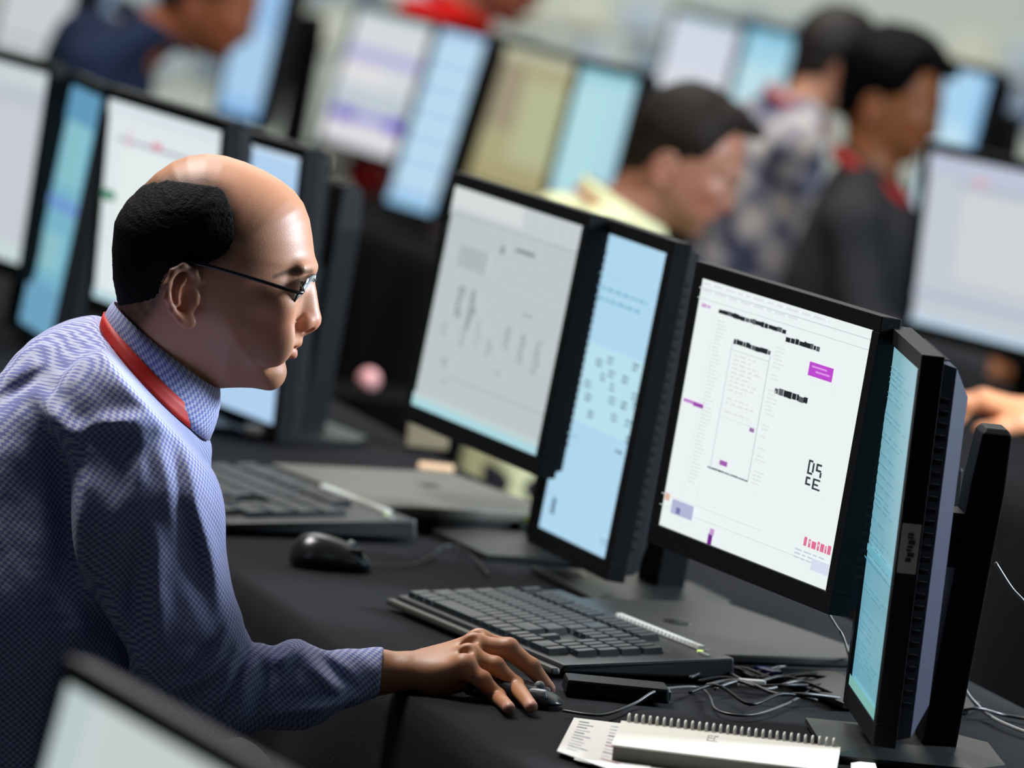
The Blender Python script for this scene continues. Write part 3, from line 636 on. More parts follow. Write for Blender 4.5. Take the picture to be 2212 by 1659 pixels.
def cable(label, pts, r, material, group=None, name='cable', cat='cable'):
    P = smoothpath(pts, 6); mb = MB(); mb.tube(P, r, 7); o = mb.build(name, material, smooth=True)
    c = P[0]; tag_world(o, c); tag(o, label, cat, group); return o
cz = DESK + 0.0075
def dz(px, py, dz_=0.0): return UZ(px, py, cz + dz_)
cable('thin black cable curling behind the far mouse', [dz(800, 1222), dz(880, 1222), dz(925, 1205), dz(965, 1178, .004), dz(1010, 1195), dz(1055, 1240)], 0.0016, M_cable)
cable('thin mouse cable looping towards the cable tangle', [dz(1215, 1535), dz(1300, 1545), dz(1370, 1520), dz(1420, 1492, .01), dz(1500, 1484), dz(1530, 1500), dz(1550, 1535), dz(1620, 1545), dz(1700, 1520), dz(1760, 1485), dz(1785, 1465)], 0.0017, mat('cable_mid', lin(54, 54, 52), 0.45))
tp = mat('tangle_cable', lin(40, 37, 34), 0.5)
r_ = random.Random(5)
for i in range(9):
    y0 = 1432 + 8 * i; x0 = 1490 + 18 * (i % 4)
    pts = [dz(x0, y0, .004), dz(x0 + 60, y0 - 12 + r_.uniform(-8, 8), .010), dz(x0 + 130, y0 + 16 + r_.uniform(-10, 10), .006), dz(x0 + 200, y0 + 2 + r_.uniform(-10, 10), .010), dz(x0 + 275, y0 + 14 + r_.uniform(-8, 8), .003)]
    cable('thin dark cable in the tangle in front of the emblem laptop', pts, 0.0021, [tp, M_cable, M_plastic][i % 3], 'cables tangled in front of the laptop')
mb = MB(); a = UZ(1660, 1442, DESK + .02)
mb.box((-0.017, -0.008, 0), (0.017, 0.008, 0.013)); o = mb.build('cable_plug', mat('blue_plug', lin(48, 52, 140), 0.4), loc=(a[0], a[1], DESK + .006), rotz=-0.9, bevel=0.002); tag(o, 'small blue cable plug in the cable tangle', 'plug')
mb = MB(); a = UZ(1625, 1462, DESK + .02)
mb.box((-0.016, -0.006, 0), (0.016, 0.006, 0.009)); o = mb.build('cable_plug', mat('grey_plug', lin(150, 146, 140), 0.4), loc=(a[0], a[1], DESK + .008), rotz=0.3, bevel=0.002); tag(o, 'small pale cable plug in the cable tangle', 'plug')
cable('white cable stub hanging behind the teal screen', [U(2018, 1278, 7.36), U(2014, 1320, 7.36), U(2006, 1374, 7.36)], 0.0035, mat('cable_white', lin(205, 205, 200), 0.4))
cable('grey cable hanging behind the teal screen beside the white stub', [U(2034, 1290, 7.37), U(2044, 1330, 7.37), U(2047, 1400, 7.37), U(2057, 1450, 7.37), U(2052, 1490, 7.37), dz(2060, 1530)], 0.002, M_cable_g)
cable('thin pale cable arching over the desk at the lower right edge', [dz(2078, 1478, .03), dz(2100, 1512, .015), dz(2140, 1548), dz(2190, 1572), dz(2240, 1590)], 0.0022, M_cable_g)
cable('thin cable in the lower right corner', [dz(2050, 1540), dz(2110, 1530, .01), dz(2170, 1545), dz(2240, 1556)], 0.002, mat('cable_mid', lin(84, 84, 80)))
cable('thin cable dangling at the right edge behind the black stand', [U(2150, 1215, 7.33), U(2185, 1270, 7.33), U(2225, 1320, 7.33), U(2270, 1440, 7.36), dz(2300, 1560)], 0.0018, M_cable_g)
cable('short wire loop behind the vented monitor back', [U(2040, 1100, 7.33), U(2066, 1120, 7.33), U(2084, 1134, 7.33), U(2066, 1140, 7.33), U(2040, 1128, 7.33)], 0.0018, M_cable_g)
cable('short cable below the corner of the white plan screen', [U(1790, 1326, 7.55), U(1806, 1352, 7.5), U(1822, 1378, 7.46), dz(1838, 1432)], 0.0015, M_cable_g)
# slim docking bar between the keyboard and the notepad
a = Vector(UZ(1215, 1500)); b_ = Vector(UZ(1440, 1522)); t = thing('docking_bar', 'black slim docking bar between the mouse and the tangled cables', 'dock', ((a.x + b_.x) / 2, (a.y + b_.y) / 2, DESK + .0045), math.atan2(b_.y - a.y, b_.x - a.x))
mb = MB(); L_ = (b_ - a).length; mb.box((-L_ / 2, -0.028, 0), (L_ / 2, 0.028, 0.017), taper=0.002); mb.build('body', M_plastic, t, bevel=0.003)
mb = MB(); mb.box((L_ / 2 - 0.004, -0.02, 0.003), (L_ / 2 + 0.002, 0.02, 0.013)); mb.build('end_cap', mat('cap_grey', lin(70, 70, 70), 0.25), t, bevel=0.001)

# spiral notepad and papers
zt_ = DESK + 0.0045 + 0.020
A0 = Vector(UZ(1346, 1556, zt_)); A1 = Vector(UZ(1812, 1612, zt_)); A2 = Vector(UZ(1368, 1622, zt_))
ax = (A1 - A0).normalized(); ang = math.atan2(ax.y, ax.x); Ln = (A1 - A0).length; dn = 0.17
t = thing('spiral_notepad', 'cream spiral-bound notepad lying near the bottom edge, wire teeth at the top', 'notepad', (A0.x, A0.y, DESK + .0055), ang)
ny = Vector((math.sin(ang), -math.cos(ang), 0))
mb = MB(); mb.box((0, -dn, 0), (Ln, 0, 0.016)); mb.build('page_block', mat('page_edges_shaded', lin(112, 110, 100), 0.8, bump=.3, bscale=900), t, bevel=0.0015)  # pages coloured darker than the cover, shade on the front edge painted in
mb = MB(); mb.box((-0.002, -dn - .002, 0.0165), (Ln + .002, 0.001, 0.0185)); cov = mb.build('cover', M_card, t, bevel=0.0006)
mb = MB(); g = lin(150, 146, 136)
for (x0, y0, x1, y1) in [(.40, -.030, .407, -.060), (.41, -.030, .425, -.034), (.41, -.045, .425, -.049), (.43, -.030, .436, -.06), (.436, -.03, .45, -.035), (.40, -.066, .45, -.069)]:
    mb.box((x0 * Ln * .98 + .002, y1, 0.0186), (x1 * Ln * .98 + .002, y0, 0.0189), g)
mb.build('cover_lettering', attr_mat('print_grey', 0.5), cov)
sp = MB(); nring = 30
for k in range(nring):
    x = 0.006 + (Ln - 0.012) * k / (nring - 1); pts = []
    for q in range(9): a_ = math.pi * (-0.15 + 1.3 * q / 8); pts.append((x, 0.006 * math.cos(a_) * 1.2, 0.017 + 0.009 * math.sin(a_)))
    sp.tube([(x, -0.006, 0.0185), (x, -0.003, 0.025), (x, 0.003, 0.026), (x, 0.009, 0.020), (x, 0.010, 0.010)], 0.0016, 6)
o = sp.build('wire_rings', mat('wire_white', lin(205, 203, 195), 0.4), t, smooth=True); o['kind'] = 'stuff'
def sheet(label, c4, z, material, name='paper_sheet', marks=None):
    P = [Vector(UZ(*p, z)) for p in c4]; mid = sum(P, Vector()) / 4
    mb = MB(); v = [tuple(p - mid) for p in P] + [tuple(p - mid - Vector((0, 0, 0.0008))) for p in P]
    mb.add(v, [(3, 2, 1, 0), (4, 5, 6, 7), (0, 1, 5, 4), (1, 2, 6, 5), (2, 3, 7, 6), (3, 0, 4, 7)], (0.62, .62, .6))
    o = mb.build(name, material, loc=tuple(mid)); tag(o, label, 'paper'); return o, P, mid
o, P, mid = sheet('white printed sheet partly under the spiral notepad', [(1240, 1550), (1420, 1572), (1400, 1690), (1203, 1622)], DESK + 0.0068, M_white)
mb = MB(); rr = random.Random(3)
for k in range(11):
    for j in range(2):
        s0 = 0.08 + 0.38 * j; t0 = 0.08 + 0.075 * k; s1 = s0 + rr.uniform(.08, .24); t1 = t0 + 0.028
        q = [P[0].lerp(P[1], s0).lerp(P[3].lerp(P[2], s0), t0), P[0].lerp(P[1], s1).lerp(P[3].lerp(P[2], s1), t0), P[0].lerp(P[1], s1).lerp(P[3].lerp(P[2], s1), t1), P[0].lerp(P[1], s0).lerp(P[3].lerp(P[2], s0), t1)]
        mb.add([tuple(x - mid + Vector((0, 0, .0003))) for x in q], [(3, 2, 1, 0)], lin(*rr.choice([(150, 152, 158), (130, 132, 136), (176, 130, 140), (190, 190, 196)])))
pp = mb.build('printed_lines', attr_mat('print_grey', 0.5), o); pp['kind'] = 'stuff'
sheet('lower white sheet sticking out under the spiral notepad at the bottom edge', [(1260, 1612), (1700, 1668), (1690, 1760), (1240, 1640)], DESK + 0.0058, M_white)
sheet('scrap of white paper right of the notepad at the bottom edge', [(1838, 1648), (1888, 1640), (1900, 1680), (1840, 1690)], DESK + 0.0064, M_white)
# small things around the stands
mb = MB(); mb.box((-.02, -.012, 0), (.02, .012, .010)); a = UZ(1272, 1268); o = mb.build('cable_adapter', mat('pale_adapter', lin(150, 145, 132), 0.4), loc=(a[0], a[1], DESK + .006), rotz=.5, bevel=.003); tag(o, 'small pale adapter at the foot of the light-blue monitor', 'adapter')
mb = MB(); mb.box((-.013, -.010, 0), (.013, .010, .014)); a = UZ(545, 950); o = mb.build('cable_adapter', mat('pale_adapter2', lin(190, 184, 172), 0.4), loc=(a[0], a[1], DESK + .006), rotz=.2, bevel=.003); tag(o, 'small whitish adapter just right of the collar, under the pale-blue screen', 'adapter')
for (px, py, c_, lab) in [(1146, 1125, (200, 230, 40), 'tiny yellow-green light at the laptop edge left of the light-blue screen')]:
    mb = MB(); mb.box((-.004, -.004, 0), (.004, .004, .006), tuple(x * 0.4 for x in lin(*c_))); p = UZ(px, py, DESK + .028); o = mb.build('indicator_lamp', M_led, loc=(p[0], p[1], DESK + .026)); tag(o, lab, 'light')
    mb = MB(); mb.box((-.02, -.012, 0), (.02, .012, .021)); o = mb.build('usb_hub', M_plastic, loc=(p[0], p[1], DESK + .0048), rotz=.4, bevel=.002); tag(o, 'small black hub carrying the yellow-green light', 'hub')

# ------------------------------------------------------------------ people
YH = 7.40                                   # depth of the balding man's head
PXM = F / YH
HC = U(460, 590, YH)                        # centre of his head
def hp(px, py, Y=YH): p = U(px, py, Y); return (p[0] - HC[0], p[2] - HC[2])
def h3(px, py, dy): p = U(px, py, YH + dy); return np.array([p[0] - HC[0], dy, p[2] - HC[2]])
face_poly = [hp(*q) for q in [(447, 332), (488, 337), (529, 350), (570, 368), (607, 390), (636, 413), (656, 440), (669, 475), (675, 512), (679, 548), (679, 574), (671, 592), (664, 615), (658, 640), (653, 668), (648, 695), (645, 718), (642, 738), (634, 750), (628, 762), (617, 777), (612, 788), (611, 806), (604, 820), (596, 829), (584, 836), (556, 838), (520, 837), (478, 838), (436, 815), (390, 785), (345, 745), (300, 705), (268, 660), (256, 600), (254, 540), (259, 484), (281, 436), (308, 402), (337, 374), (372, 350), (406, 337)]]
FT = poly_table(face_poly, (-0.2, -0.22), (0.2, 0.22))
hair_poly = [hp(*q, YH - 0.06) for q in [(150, 700), (150, 400), (283, 412), (306, 402), (366, 389), (447, 392), (486, 412), (507, 460), (511, 503), (500, 536), (478, 556), (447, 572), (420, 574), (398, 570), (374, 578), (354, 600), (343, 640), (325, 668), (300, 700), (280, 760), (150, 760)]]
HT = poly_table(hair_poly, (-0.25, -0.22), (0.2, 0.22))
def head_core(x, y, z, width=1.0):
    t = -poly_eval(FT, x, z)
    Rr = 0.088; wm = np.interp(z, [-0.125, -0.09, -0.05, 0.0, 0.05, 0.14], [0.054, 0.061, 0.070, 0.078, 0.082, 0.080]) * width
    u = np.maximum(1 - t / Rr, 0)
    return (Rr * (np.sqrt(u * u + (y / wm) ** 2) - 1)).astype(np.float32)
def build_head(S, T=None, sc_=1.0, Ti=None, ear_far=True, detail=True):
    """adds a head to the field S. T maps head coordinates to place coordinates, Ti back."""
    if T is None:
        T = lambda p: np.array(p) + HC
        Ti = lambda x, y, z: (x - HC[0], y - HC[1], z - HC[2])
    def core(x, y, z):
        a, b, c = Ti(x, y, z); return head_core(a, b, c) * sc_
    cs = np.array([T((sx * 0.125, sy * 0.09, sz * 0.14)) for sx in (-1, 1) for sy in (-1, 1) for sz in (-1, 1)])
    S.apply(core, cs.min(0), cs.max(0), 0.012)
    def E_(p, r, k=0.008, op='add'): 
        r = np.array(r, float) * np.ones(3)
        def fn(x, y, z):
            X, Y, Z = Ti(x, y, z); X, Y, Z = X - p[0], Y - p[1], Z - p[2]
            k0 = np.sqrt((X / r[0]) ** 2 + (Y / r[1]) ** 2 + (Z / r[2]) ** 2); k1 = np.sqrt((X / r[0] ** 2) ** 2 + (Y / r[1] ** 2) ** 2 + (Z / r[2] ** 2) ** 2) + 1e-9
            return k0 * (k0 - 1) / k1 * sc_
        q = T(p); mr = r.max() * sc_
        S.apply(fn, q - mr, q + mr, k, op)
    def C_(a, b, ra, rb, k=0.006, op='add'): S.cap(T(a), T(b), ra * sc_, rb * sc_, k, op)
    # eye sockets, brow, eyeballs, lids
    for sg in (-1, 1):
        E_(h3(668, 606, sg * 0.032), (0.013, 0.017, 0.011), 0.012, 'sub')
        C_(h3(670, 580, sg * 0.012), h3(652, 582, sg * 0.046), 0.0065, 0.005, 0.016)
        E_(h3(630, 607, sg * 0.034), (0.0155, 0.0165, 0.0150), 0.005)
        C_(h3(652, 622, sg * 0.020), h3(640, 626, sg * 0.045), 0.003, 0.003, 0.008)       # under the eye
        if detail:
            C_(h3(655, 606, sg * 0.020), h3(648, 610, sg * 0.046), 0.0016, 0.0014, 0.002, 'sub')
            C_(h3(654, 597, sg * 0.020), h3(642, 600, sg * 0.046), 0.0010, 0.0010, 0.003, 'sub')
        E_(h3(596, 655, sg * 0.052), (0.022, 0.018, 0.018), 0.022)                       # cheekbone
        E_(h3(590, 735, sg * 0.046), (0.024, 0.012, 0.030), 0.020)                       # cheek
        C_(h3(648, 702, sg * 0.019), h3(612, 765, sg * 0.037), 0.0030, 0.0022, 0.009, 'sub')   # smile line
    # nose
    C_(h3(665, 610, 0), h3(669, 686, 0), 0.0065, 0.0098, 0.010)
    C_(h3(652, 640, 0), h3(653, 690, 0), 0.012, 0.016, 0.014)
    E_(h3(671, 690, 0), (0.0108, 0.0125, 0.0108), 0.005)
    for sg in (-1, 1):
        E_(h3(656, 695, sg * 0.0135), (0.0105, 0.0068, 0.0088), 0.005)
        if detail:
            E_(h3(664, 711, sg * 0.0075), (0.0062, 0.0036, 0.0048), 0.003, 'sub')
            C_(h3(642, 690, sg * 0.021), h3(654, 682, sg * 0.019), 0.0014, 0.0014, 0.003, 'sub')
    C_(h3(664, 708, 0), h3(648, 716, 0), 0.0042, 0.004, 0.005)
    # lips and chin
    for sg in (-1, 1):
        C_(h3(640, 738, 0), h3(622, 744, sg * 0.024), 0.0055, 0.0028, 0.006)
        C_(h3(629, 764, 0), h3(616, 757, sg * 0.022), 0.0060, 0.0030, 0.006)
        C_(h3(640, 750, 0), h3(617, 751, sg * 0.028), 0.0016, 0.0016, 0.003, 'sub')
    C_(h3(622, 782, -0.018), h3(622, 782, 0.018), 0.0022, 0.0022, 0.010, 'sub')
    E_(h3(588, 808, 0), (0.0125, 0.020, 0.0145), 0.016)
    # ears
    for sg in ((-1, 1) if ear_far else (-1,)):
        ys = lambda v: sg * v
        def q(px, py, yy):   # ear outline is read at the near side of the head
            a, b = hp(px, py, YH - 0.085); return np.array([a, ys(yy), b])
        E_(q(396, 640, 0.079), (0.017, 0.0075, 0.031), 0.006)
        hx = [(428, 606, .080), (418, 585, .085), (396, 575, .090), (375, 586, .095), (364, 612, .098), (363, 642, .097), (373, 670, .092), (392, 694, .086), (412, 698, .081)]
        for i in range(len(hx) - 1): C_(q(*hx[i]), q(*hx[i + 1]), 0.0042, 0.0042 if i < 6 else 0.0060, 0.004)
        E_(q(404, 694, .083), (0.009, 0.005, 0.009), 0.004)
        C_(q(400, 603, .090), q(386, 622, .092), 0.003, 0.0035, 0.003); C_(q(386, 622, .092), q(384, 655, .090), 0.0035, 0.0035, 0.003)
        if detail:
            E_(q(408, 640, .093), (0.0085, 0.0085, 0.0155), 0.003, 'sub')
        C_(q(424, 640, .081), q(422, 654, .081), 0.0042, 0.0045, 0.004)
SKIN = lin(190, 134, 102)
def skin_cols(p_loc, base, brow=True, stub=0.25, lips=None):
    x, y, z = p_loc[:, 0], p_loc[:, 1], p_loc[:, 2]
    c = np.tile(np.array(base), (len(p_loc), 1)); n = vnoise((x, y, z), 60, 3)
    c = c * (1 + 0.06 * n[:, None])
    def blob(px, py, dy, r, k=2):
        a = h3(px, py, dy); d = np.sqrt((x - a[0]) ** 2 + (np.abs(y) - abs(dy)) ** 2 + (z - a[2]) ** 2); return np.clip(1 - (d / r) ** k, 0, 1)
    red = np.array(base) * np.array([1.0, 0.62, 0.58])
    for (px, py, dy, r) in [(668, 692, 0.004, .020), (398, 640, .088, .035), (600, 680, .055, .03)]: c = mixc(c, blob(px, py, dy, r) * 0.5, red)
    w = np.clip(1 - (((x - h3(634, 750, 0)[0]) / .022) ** 2 + ((z - h3(634, 752, 0)[2] + (y / .03) ** 2 * .002) / .0085) ** 2 + (y / .027) ** 2), 0, 1) ** 0.6
    c = mixc(c, w * 0.7, np.array(base) * np.array([0.85, .55, .55]))
    # beard shadow
    zb = np.clip((h3(600, 715, 0)[2] - z) / .03, 0, 1) * np.clip((x - h3(420, 700, 0)[0]) / .05, 0, 1); c = mixc(c, zb * stub, np.array(base) * 0.45)
    if brow:
        for sg in (-1, 1):
            a = h3(672, 583, sg * .014); b_ = h3(594, 597, sg * .060); e = b_ - a; e[1] = 0
            t = np.clip(((x - a[0]) * e[0] + (z - a[2]) * e[2]) / (e @ e), 0, 1)
            d = np.sqrt((x - a[0] - t * e[0]) ** 2 + (z - a[2] - t * e[2] - .004 * np.sin(t * 3.14)) ** 2) + .02 * (y * sg < .012)
            c = mixc(c, np.clip(1.6 - d / (.0028 - .0006 * t), 0, 1) * .7, lin(52, 42, 38))
            # opened slit of the downcast eye
            a = h3(655, 606, sg * 0.020); b_ = h3(648, 610, sg * 0.046); e = b_ - a
            t = np.clip(((x - a[0]) * e[0] + (y - a[1]) * e[1] + (z - a[2]) * e[2]) / (e @ e), 0, 1)
            d = np.sqrt((x - a[0] - t * e[0]) ** 2 + (y - a[1] - t * e[1]) ** 2 + (z - a[2] - t * e[2]) ** 2)
            c = mixc(c, np.clip(1.7 - d / .0022, 0, 1), lin(30, 18, 14))
    return c
M_skin = attr_mat('skin', 0.46, spec=0.40, bump=0.12, bscale=700, sss=0.12)
M_hair = mat('black_hair', lin(9, 8, 7), 0.7, spec=0.12, bump=0.5, bscale=420)

man = thing('person', 'balding man with glasses, blue checked shirt and red lanyard, hand on mouse', 'person', (U(300, 1500, 7.4)[0], 7.45, 0.42))
# --- skin: head, neck, upper body core, arm and hand are one surface
lo = np.array([U(120, 1000, 7.4)[0], 7.10, DESK - 0.02]); hi = np.array([U(1240, 1500, 7.4)[0], 7.66, U(450, 300, 7.4)[2] + .01])
S = SDF(lo, hi, 0.0021)
build_head(S)
S.cap(h3(372, 700, 0) + HC, h3(318, 860, 0.01) + HC, 0.057, 0.056, 0.026)
S.ell(U(215, 1090, 7.44), (0.07, 0.11, 0.10), 0.03); S.cap(h3(320, 880, 0.01) + HC, U(215, 1060, 7.44), .05, .06, .02)
# sleeve core (hidden under the shirt) so that the arm grows out of the body
S.chain([U(250, 960, 7.30), U(330, 1200, 7.26), U(420, 1470, 7.26), U(640, 1478, 7.30), U(820, 1452, 7.345)], [0.05, 0.045, 0.042, 0.034, 0.025], 0.03)
# hand
YW = 7.36
def hd(px, py, y): return U(px, py, y)
wr = [hd(800, 1452, 7.345), hd(880, 1450, 7.35), hd(930, 1448, 7.36)]
S.cap(wr[0], wr[1], 0.021, 0.0195, 0.01, sy=1.28); S.cap(wr[1], wr[2], 0.0195, 0.018, 0.012, sy=1.5)
mc = [hd(1002, 1442, 7.318), hd(1012, 1420, 7.340), hd(1024, 1397, 7.362), hd(1034, 1388, 7.384)]   # knuckles little..index
wb = [hd(925, 1462, 7.335), hd(925, 1450, 7.348), hd(925, 1440, 7.362), hd(925, 1436, 7.375)]
for a_, b_ in zip(wb, mc): S.cap(a_, b_, 0.0165, 0.0125, 0.014)
S.cap(hd(950, 1475, 7.34), hd(1000, 1470, 7.345), 0.016, 0.012, 0.015)
tipz = DESK + 0.0115
fingers = [
    ([mc[0], hd(1042, 1470, 7.312), hd(1076, 1506, 7.312), UZ(1100, 1530, tipz)], [0.0118, 0.0098, 0.0085, 0.0070]),
    ([mc[1], hd(1070, 1440, 7.334), hd(1114, 1482, 7.333), UZ(1148, 1527, tipz)], [0.0125, 0.0104, 0.0092, 0.0074]),
    ([mc[2], hd(1098, 1402, 7.360), hd(1148, 1442, 7.358), hd(1186, 1488, 7.352)], [0.0132, 0.0110, 0.0098, 0.0076]),
    ([mc[3], hd(1100, 1400, 7.390), hd(1146, 1440, 7.395), hd(1180, 1480, 7.395)], [0.0128, 0.0106, 0.0094, 0.0074])]
fingers[0][0][3][1] = min(fingers[0][0][3][1], 7.33); fingers[1][0][3][1] = min(fingers[1][0][3][1], 7.35)
for pts, rs in fingers:
    for i in range(3): S.cap(pts[i], pts[i + 1], rs[i], rs[i + 1], 0.005 if i == 0 else 0.002)
    for i in (1, 2): S.ell(pts[i] + np.array([0, 0, 0.0015]), rs[i] * 0.99, 0.004)
for i in range(4): S.ell(mc[i] + np.array([0.0, 0, 0.003]), 0.0108, 0.010)
S.chain([hd(945, 1470, 7.375), hd(1000, 1490, 7.405), hd(1060, 1508, 7.415), hd(1100, 1522, 7.412)], [0.016, 0.0135, 0.0110, 0.0085], 0.006)   # thumb, far side
# groove lines between the tendons
for i in range(3):
    a_ = (wb[i] + wb[i + 1]) / 2 + np.array([.03, 0, .019]); b_ = (mc[i] + mc[i + 1]) / 2 + np.array([0, 0, .014]); S.cap(a_, b_, 0.001, 0.003, 0.010, 'sub')
def man_cols(p):
    loc = p - HC; c = skin_cols(loc, SKIN, stub=.3)
    ed = poly_eval(HT, loc[:, 0], loc[:, 2]); n_ = 0.5 + 0.5 * vnoise((loc[:, 0], loc[:, 1], loc[:, 2]), 300, 9)
    c = mixc(c, np.clip(1 - ed / .013, 0, 1) ** 1.5 * (.45 + .4 * n_), lin(62, 46, 38))      # thinning hair along the fringe
    hand = p[:, 0] > U(760, 1450, 7.35)[0]
    hand &= p[:, 2] < HC[2] - .2
    c2 = np.tile(np.array(lin(178, 124, 88)), (len(p), 1)) * (1 + .07 * vnoise((p[:, 0], p[:, 1], p[:, 2]), 90, 8)[:, None])
    for pts, rs in fingers:       # nails and redder tips
        d = np.linalg.norm(p - (pts[3] + np.array([.001, 0, rs[3] * .3])), axis=1); c2 = mixc(c2, np.clip(1.6 - d / .011, 0, 1) * .6, lin(205, 150, 135))
        d1 = np.linalg.norm(p - (pts[1] + np.array([0, 0, rs[1]])), axis=1); c2 = mixc(c2, np.clip(1.3 - d1 / .010, 0, 1) * .3, lin(150, 84, 62))
    c[hand] = c2[hand]
    return c
body = S.mesh('body', M_skin, man, man_cols, smooth_iter=1)
Shead = S
mouse('mouse under the fingers of the balding man, its light front showing', (1050, 1530), (1212, 1536), 0.060, 0.029, rz=math.radians(-8)).location = tuple(np.array([*(np.array(UZ(1108, 1524))[:2] + np.array([-.0, 0.016])), DESK + .0045]))

# --- hair fringe around the bald crown
SH = SDF(HC + np.array([-0.125, -0.105, -0.13]), HC + np.array([0.045, 0.105, 0.10]), 0.0022)
sl, X, Y, Z = SH.region(SH.lo, np.array(SH.lo) + SH.n * SH.vox)
hx, hy, hz = X - HC[0], Y - HC[1], Z - HC[2]
core = head_core(hx, hy, hz); tex = 0.0009 * np.sin(hz * 900 + 6 * np.sin(hx * 90)) * np.sin(hy * 700 + hx * 400)
edge = poly_eval(HT, hx, hz + (np.abs(hy) - 0.06) * -0.02 + 0) + 0.0016 * np.sin(hz * 1500 + hx * 900)
thick = np.clip(-edge / 0.03, 0.0, 1.0) ** .8 * 0.0060 + 0.0002
SH.d = np.maximum(np.maximum(core - thick + tex * .8, edge), -(core + 0.010)).astype(np.float32)
SH.mesh('hair', M_hair, man, smooth_iter=1)

# --- glasses
M_frame = mat('glasses_frame', lin(12, 12, 13), 0.25, spec=0.6)
M_lens = bpy.data.materials.new('lens_glass'); M_lens.use_nodes = True
_b = M_lens.node_tree.nodes['Principled BSDF']; _b.inputs['Transmission Weight'].default_value = 0.85; _b.inputs['Roughness'].default_value = 0.03; _b.inputs['IOR'].default_value = 1.5; _b.inputs['Base Color'].default_value = (0.9, 0.95, 0.95, 1)
Lc = h3(669, 624, 0) + HC; ldir = (h3(695, 580, 0) - h3(646, 668, 0)); ldir /= np.linalg.norm(ldir)      # lens plane leans
def lens_pt(sg, a, k=1.0, push=0.0):
    # rounded rectangle outline: half width along y, half height along the leaning axis
    hw, hh = 0.026, 0.0205; e = 3.0; c_, s_ = math.cos(a), math.sin(a)
    u = hw * k * math.copysign(abs(c_) ** (2 / e), c_); v = hh * k * math.copysign(abs(s_) ** (2 / e), s_)
    yy = sg * (0.0345 + u * sg * 1.0) if False else sg * 0.0345 + u
    wrap = -abs(yy) * 0.16
    return Lc + ldir * v + np.array([wrap + push, yy, 0])
gl = link('glasses', mesh_from([(0, 0, 0), (0.0001, 0, 0), (0, 0.0001, 0)], [(0, 1, 2)], M_frame), man)
bpy.context.view_layer.update()
bridge = MB()
for sg in (-1, 1):
    pts = [lens_pt(sg, 2 * math.pi * k / 28) for k in range(29)]; bridge.tube(pts, 0.0011, 6)
    V = [Lc + np.array([-0.0345 * .16, sg * 0.0345, 0])] + [lens_pt(sg, 2 * math.pi * k / 28, 0.98) for k in range(28)] + [lens_pt(sg, 2 * math.pi * k / 28, 0.98, 0.0014) for k in range(28)] + [Lc + np.array([-0.0345 * .16 + .0014, sg * 0.0345, 0])]
    Fq = [(0, 1 + k, 1 + (k + 1) % 28) for k in range(28)] + [(57, 29 + (k + 1) % 28, 29 + k) for k in range(28)] + [(1 + k, 29 + k, 29 + (k + 1) % 28, 1 + (k + 1) % 28) for k in range(28)]
    inv = gl.matrix_world.inverted(); link('lens', mesh_from([tuple(inv @ Vector(v)) for v in V], Fq, M_lens, True), gl)
bridge.tube(smoothpath([lens_pt(-1, 0.35), Lc + ldir * .012 + np.array([.001, 0, 0]), lens_pt(1, math.pi - .35)], 4), 0.0013, 6)
bridge.build('lens_frame', M_frame, gl, smooth=True, world=True)
for sg in (-1, 1):
    tm = MB(); f0 = lens_pt(sg, 0.2 if sg > 0 else math.pi - .2)
    e0 = np.array([*(h3(646, 632, sg * .073) + HC)]); e1 = h3(560, 606, sg * .083) + HC; e2 = h3(440, 572, sg * .086) + HC; e3 = h3(395, 572, sg * .084) + HC; e4 = h3(368, 600, sg * .084) + HC
    pts = smoothpath([f0, e0, e1, e2, e3, e4], 5); tm.tube(pts, [0.0022] * 22 + [0.0018] * (len(pts) - 22), 6)
    tm.build('temple', M_frame, gl, smooth=True, world=True)

# --- checked shirt
def weave_mat():
    m = bpy.data.materials.new('checked_shirt'); m.use_nodes = True; nt = m.node_tree; b = nt.nodes['Principled BSDF']
    at = nt.nodes.new('ShaderNodeAttribute'); at.attribute_name = 'weave'
    ck = nt.nodes.new('ShaderNodeTexChecker'); ck.inputs['Scale'].default_value = 1 / 0.0036
    ck.inputs['Color1'].default_value = (*lin(192, 195, 220), 1); ck.inputs['Color2'].default_value = (*lin(122, 130, 188), 1)
    nt.links.new(at.outputs['Vector'], ck.inputs['Vector'])
    nt.links.new(ck.outputs['Color'], b.inputs['Base Color'])
    b.inputs['Roughness'].default_value = 0.8; b.inputs['Specular IOR Level'].default_value = 0.2
    b.inputs['Sheen Weight'].default_value = 0.15
    tc = nt.nodes.new('ShaderNodeTexCoord'); nz = nt.nodes.new('ShaderNodeTexNoise'); nz.inputs['Scale'].default_value = 42; nz.inputs['Detail'].default_value = 3
    nt.links.new(tc.outputs['Object'], nz.inputs['Vector'])
    bp = nt.nodes.new('ShaderNodeBump'); bp.inputs['Strength'].default_value = 0.35; bp.inputs['Distance'].default_value = 0.004
    nt.links.new(nz.outputs['Fac'], bp.inputs['Height']); nt.links.new(bp.outputs['Normal'], b.inputs['Normal'])
    return m
M_shirt = weave_mat()
S = SDF([U(-330, 900, 7.4)[0], 7.13, 0.42], [U(880, 900, 7.3)[0], 7.86, U(250, 640, 7.4)[2]], 0.0034)
# trunk
S.cap(U(215, 925, 7.46), U(120, 1300, 7.46), 0.125, 0.145, 0.05, sy=1.35)
S.cap(U(120, 1300, 7.46), U(110, 1750, 7.48), 0.145, 0.16, 0.06, sy=1.25)
S.cap(U(85, 1010, 7.46), U(-130, 1290, 7.46), 0.078, 0.12, 0.05, sy=1.6)               # rounded upper back
S.cap(U(305, 1010, 7.44), U(245, 1350, 7.46), 0.055, 0.10, 0.04, sy=1.4)               # chest
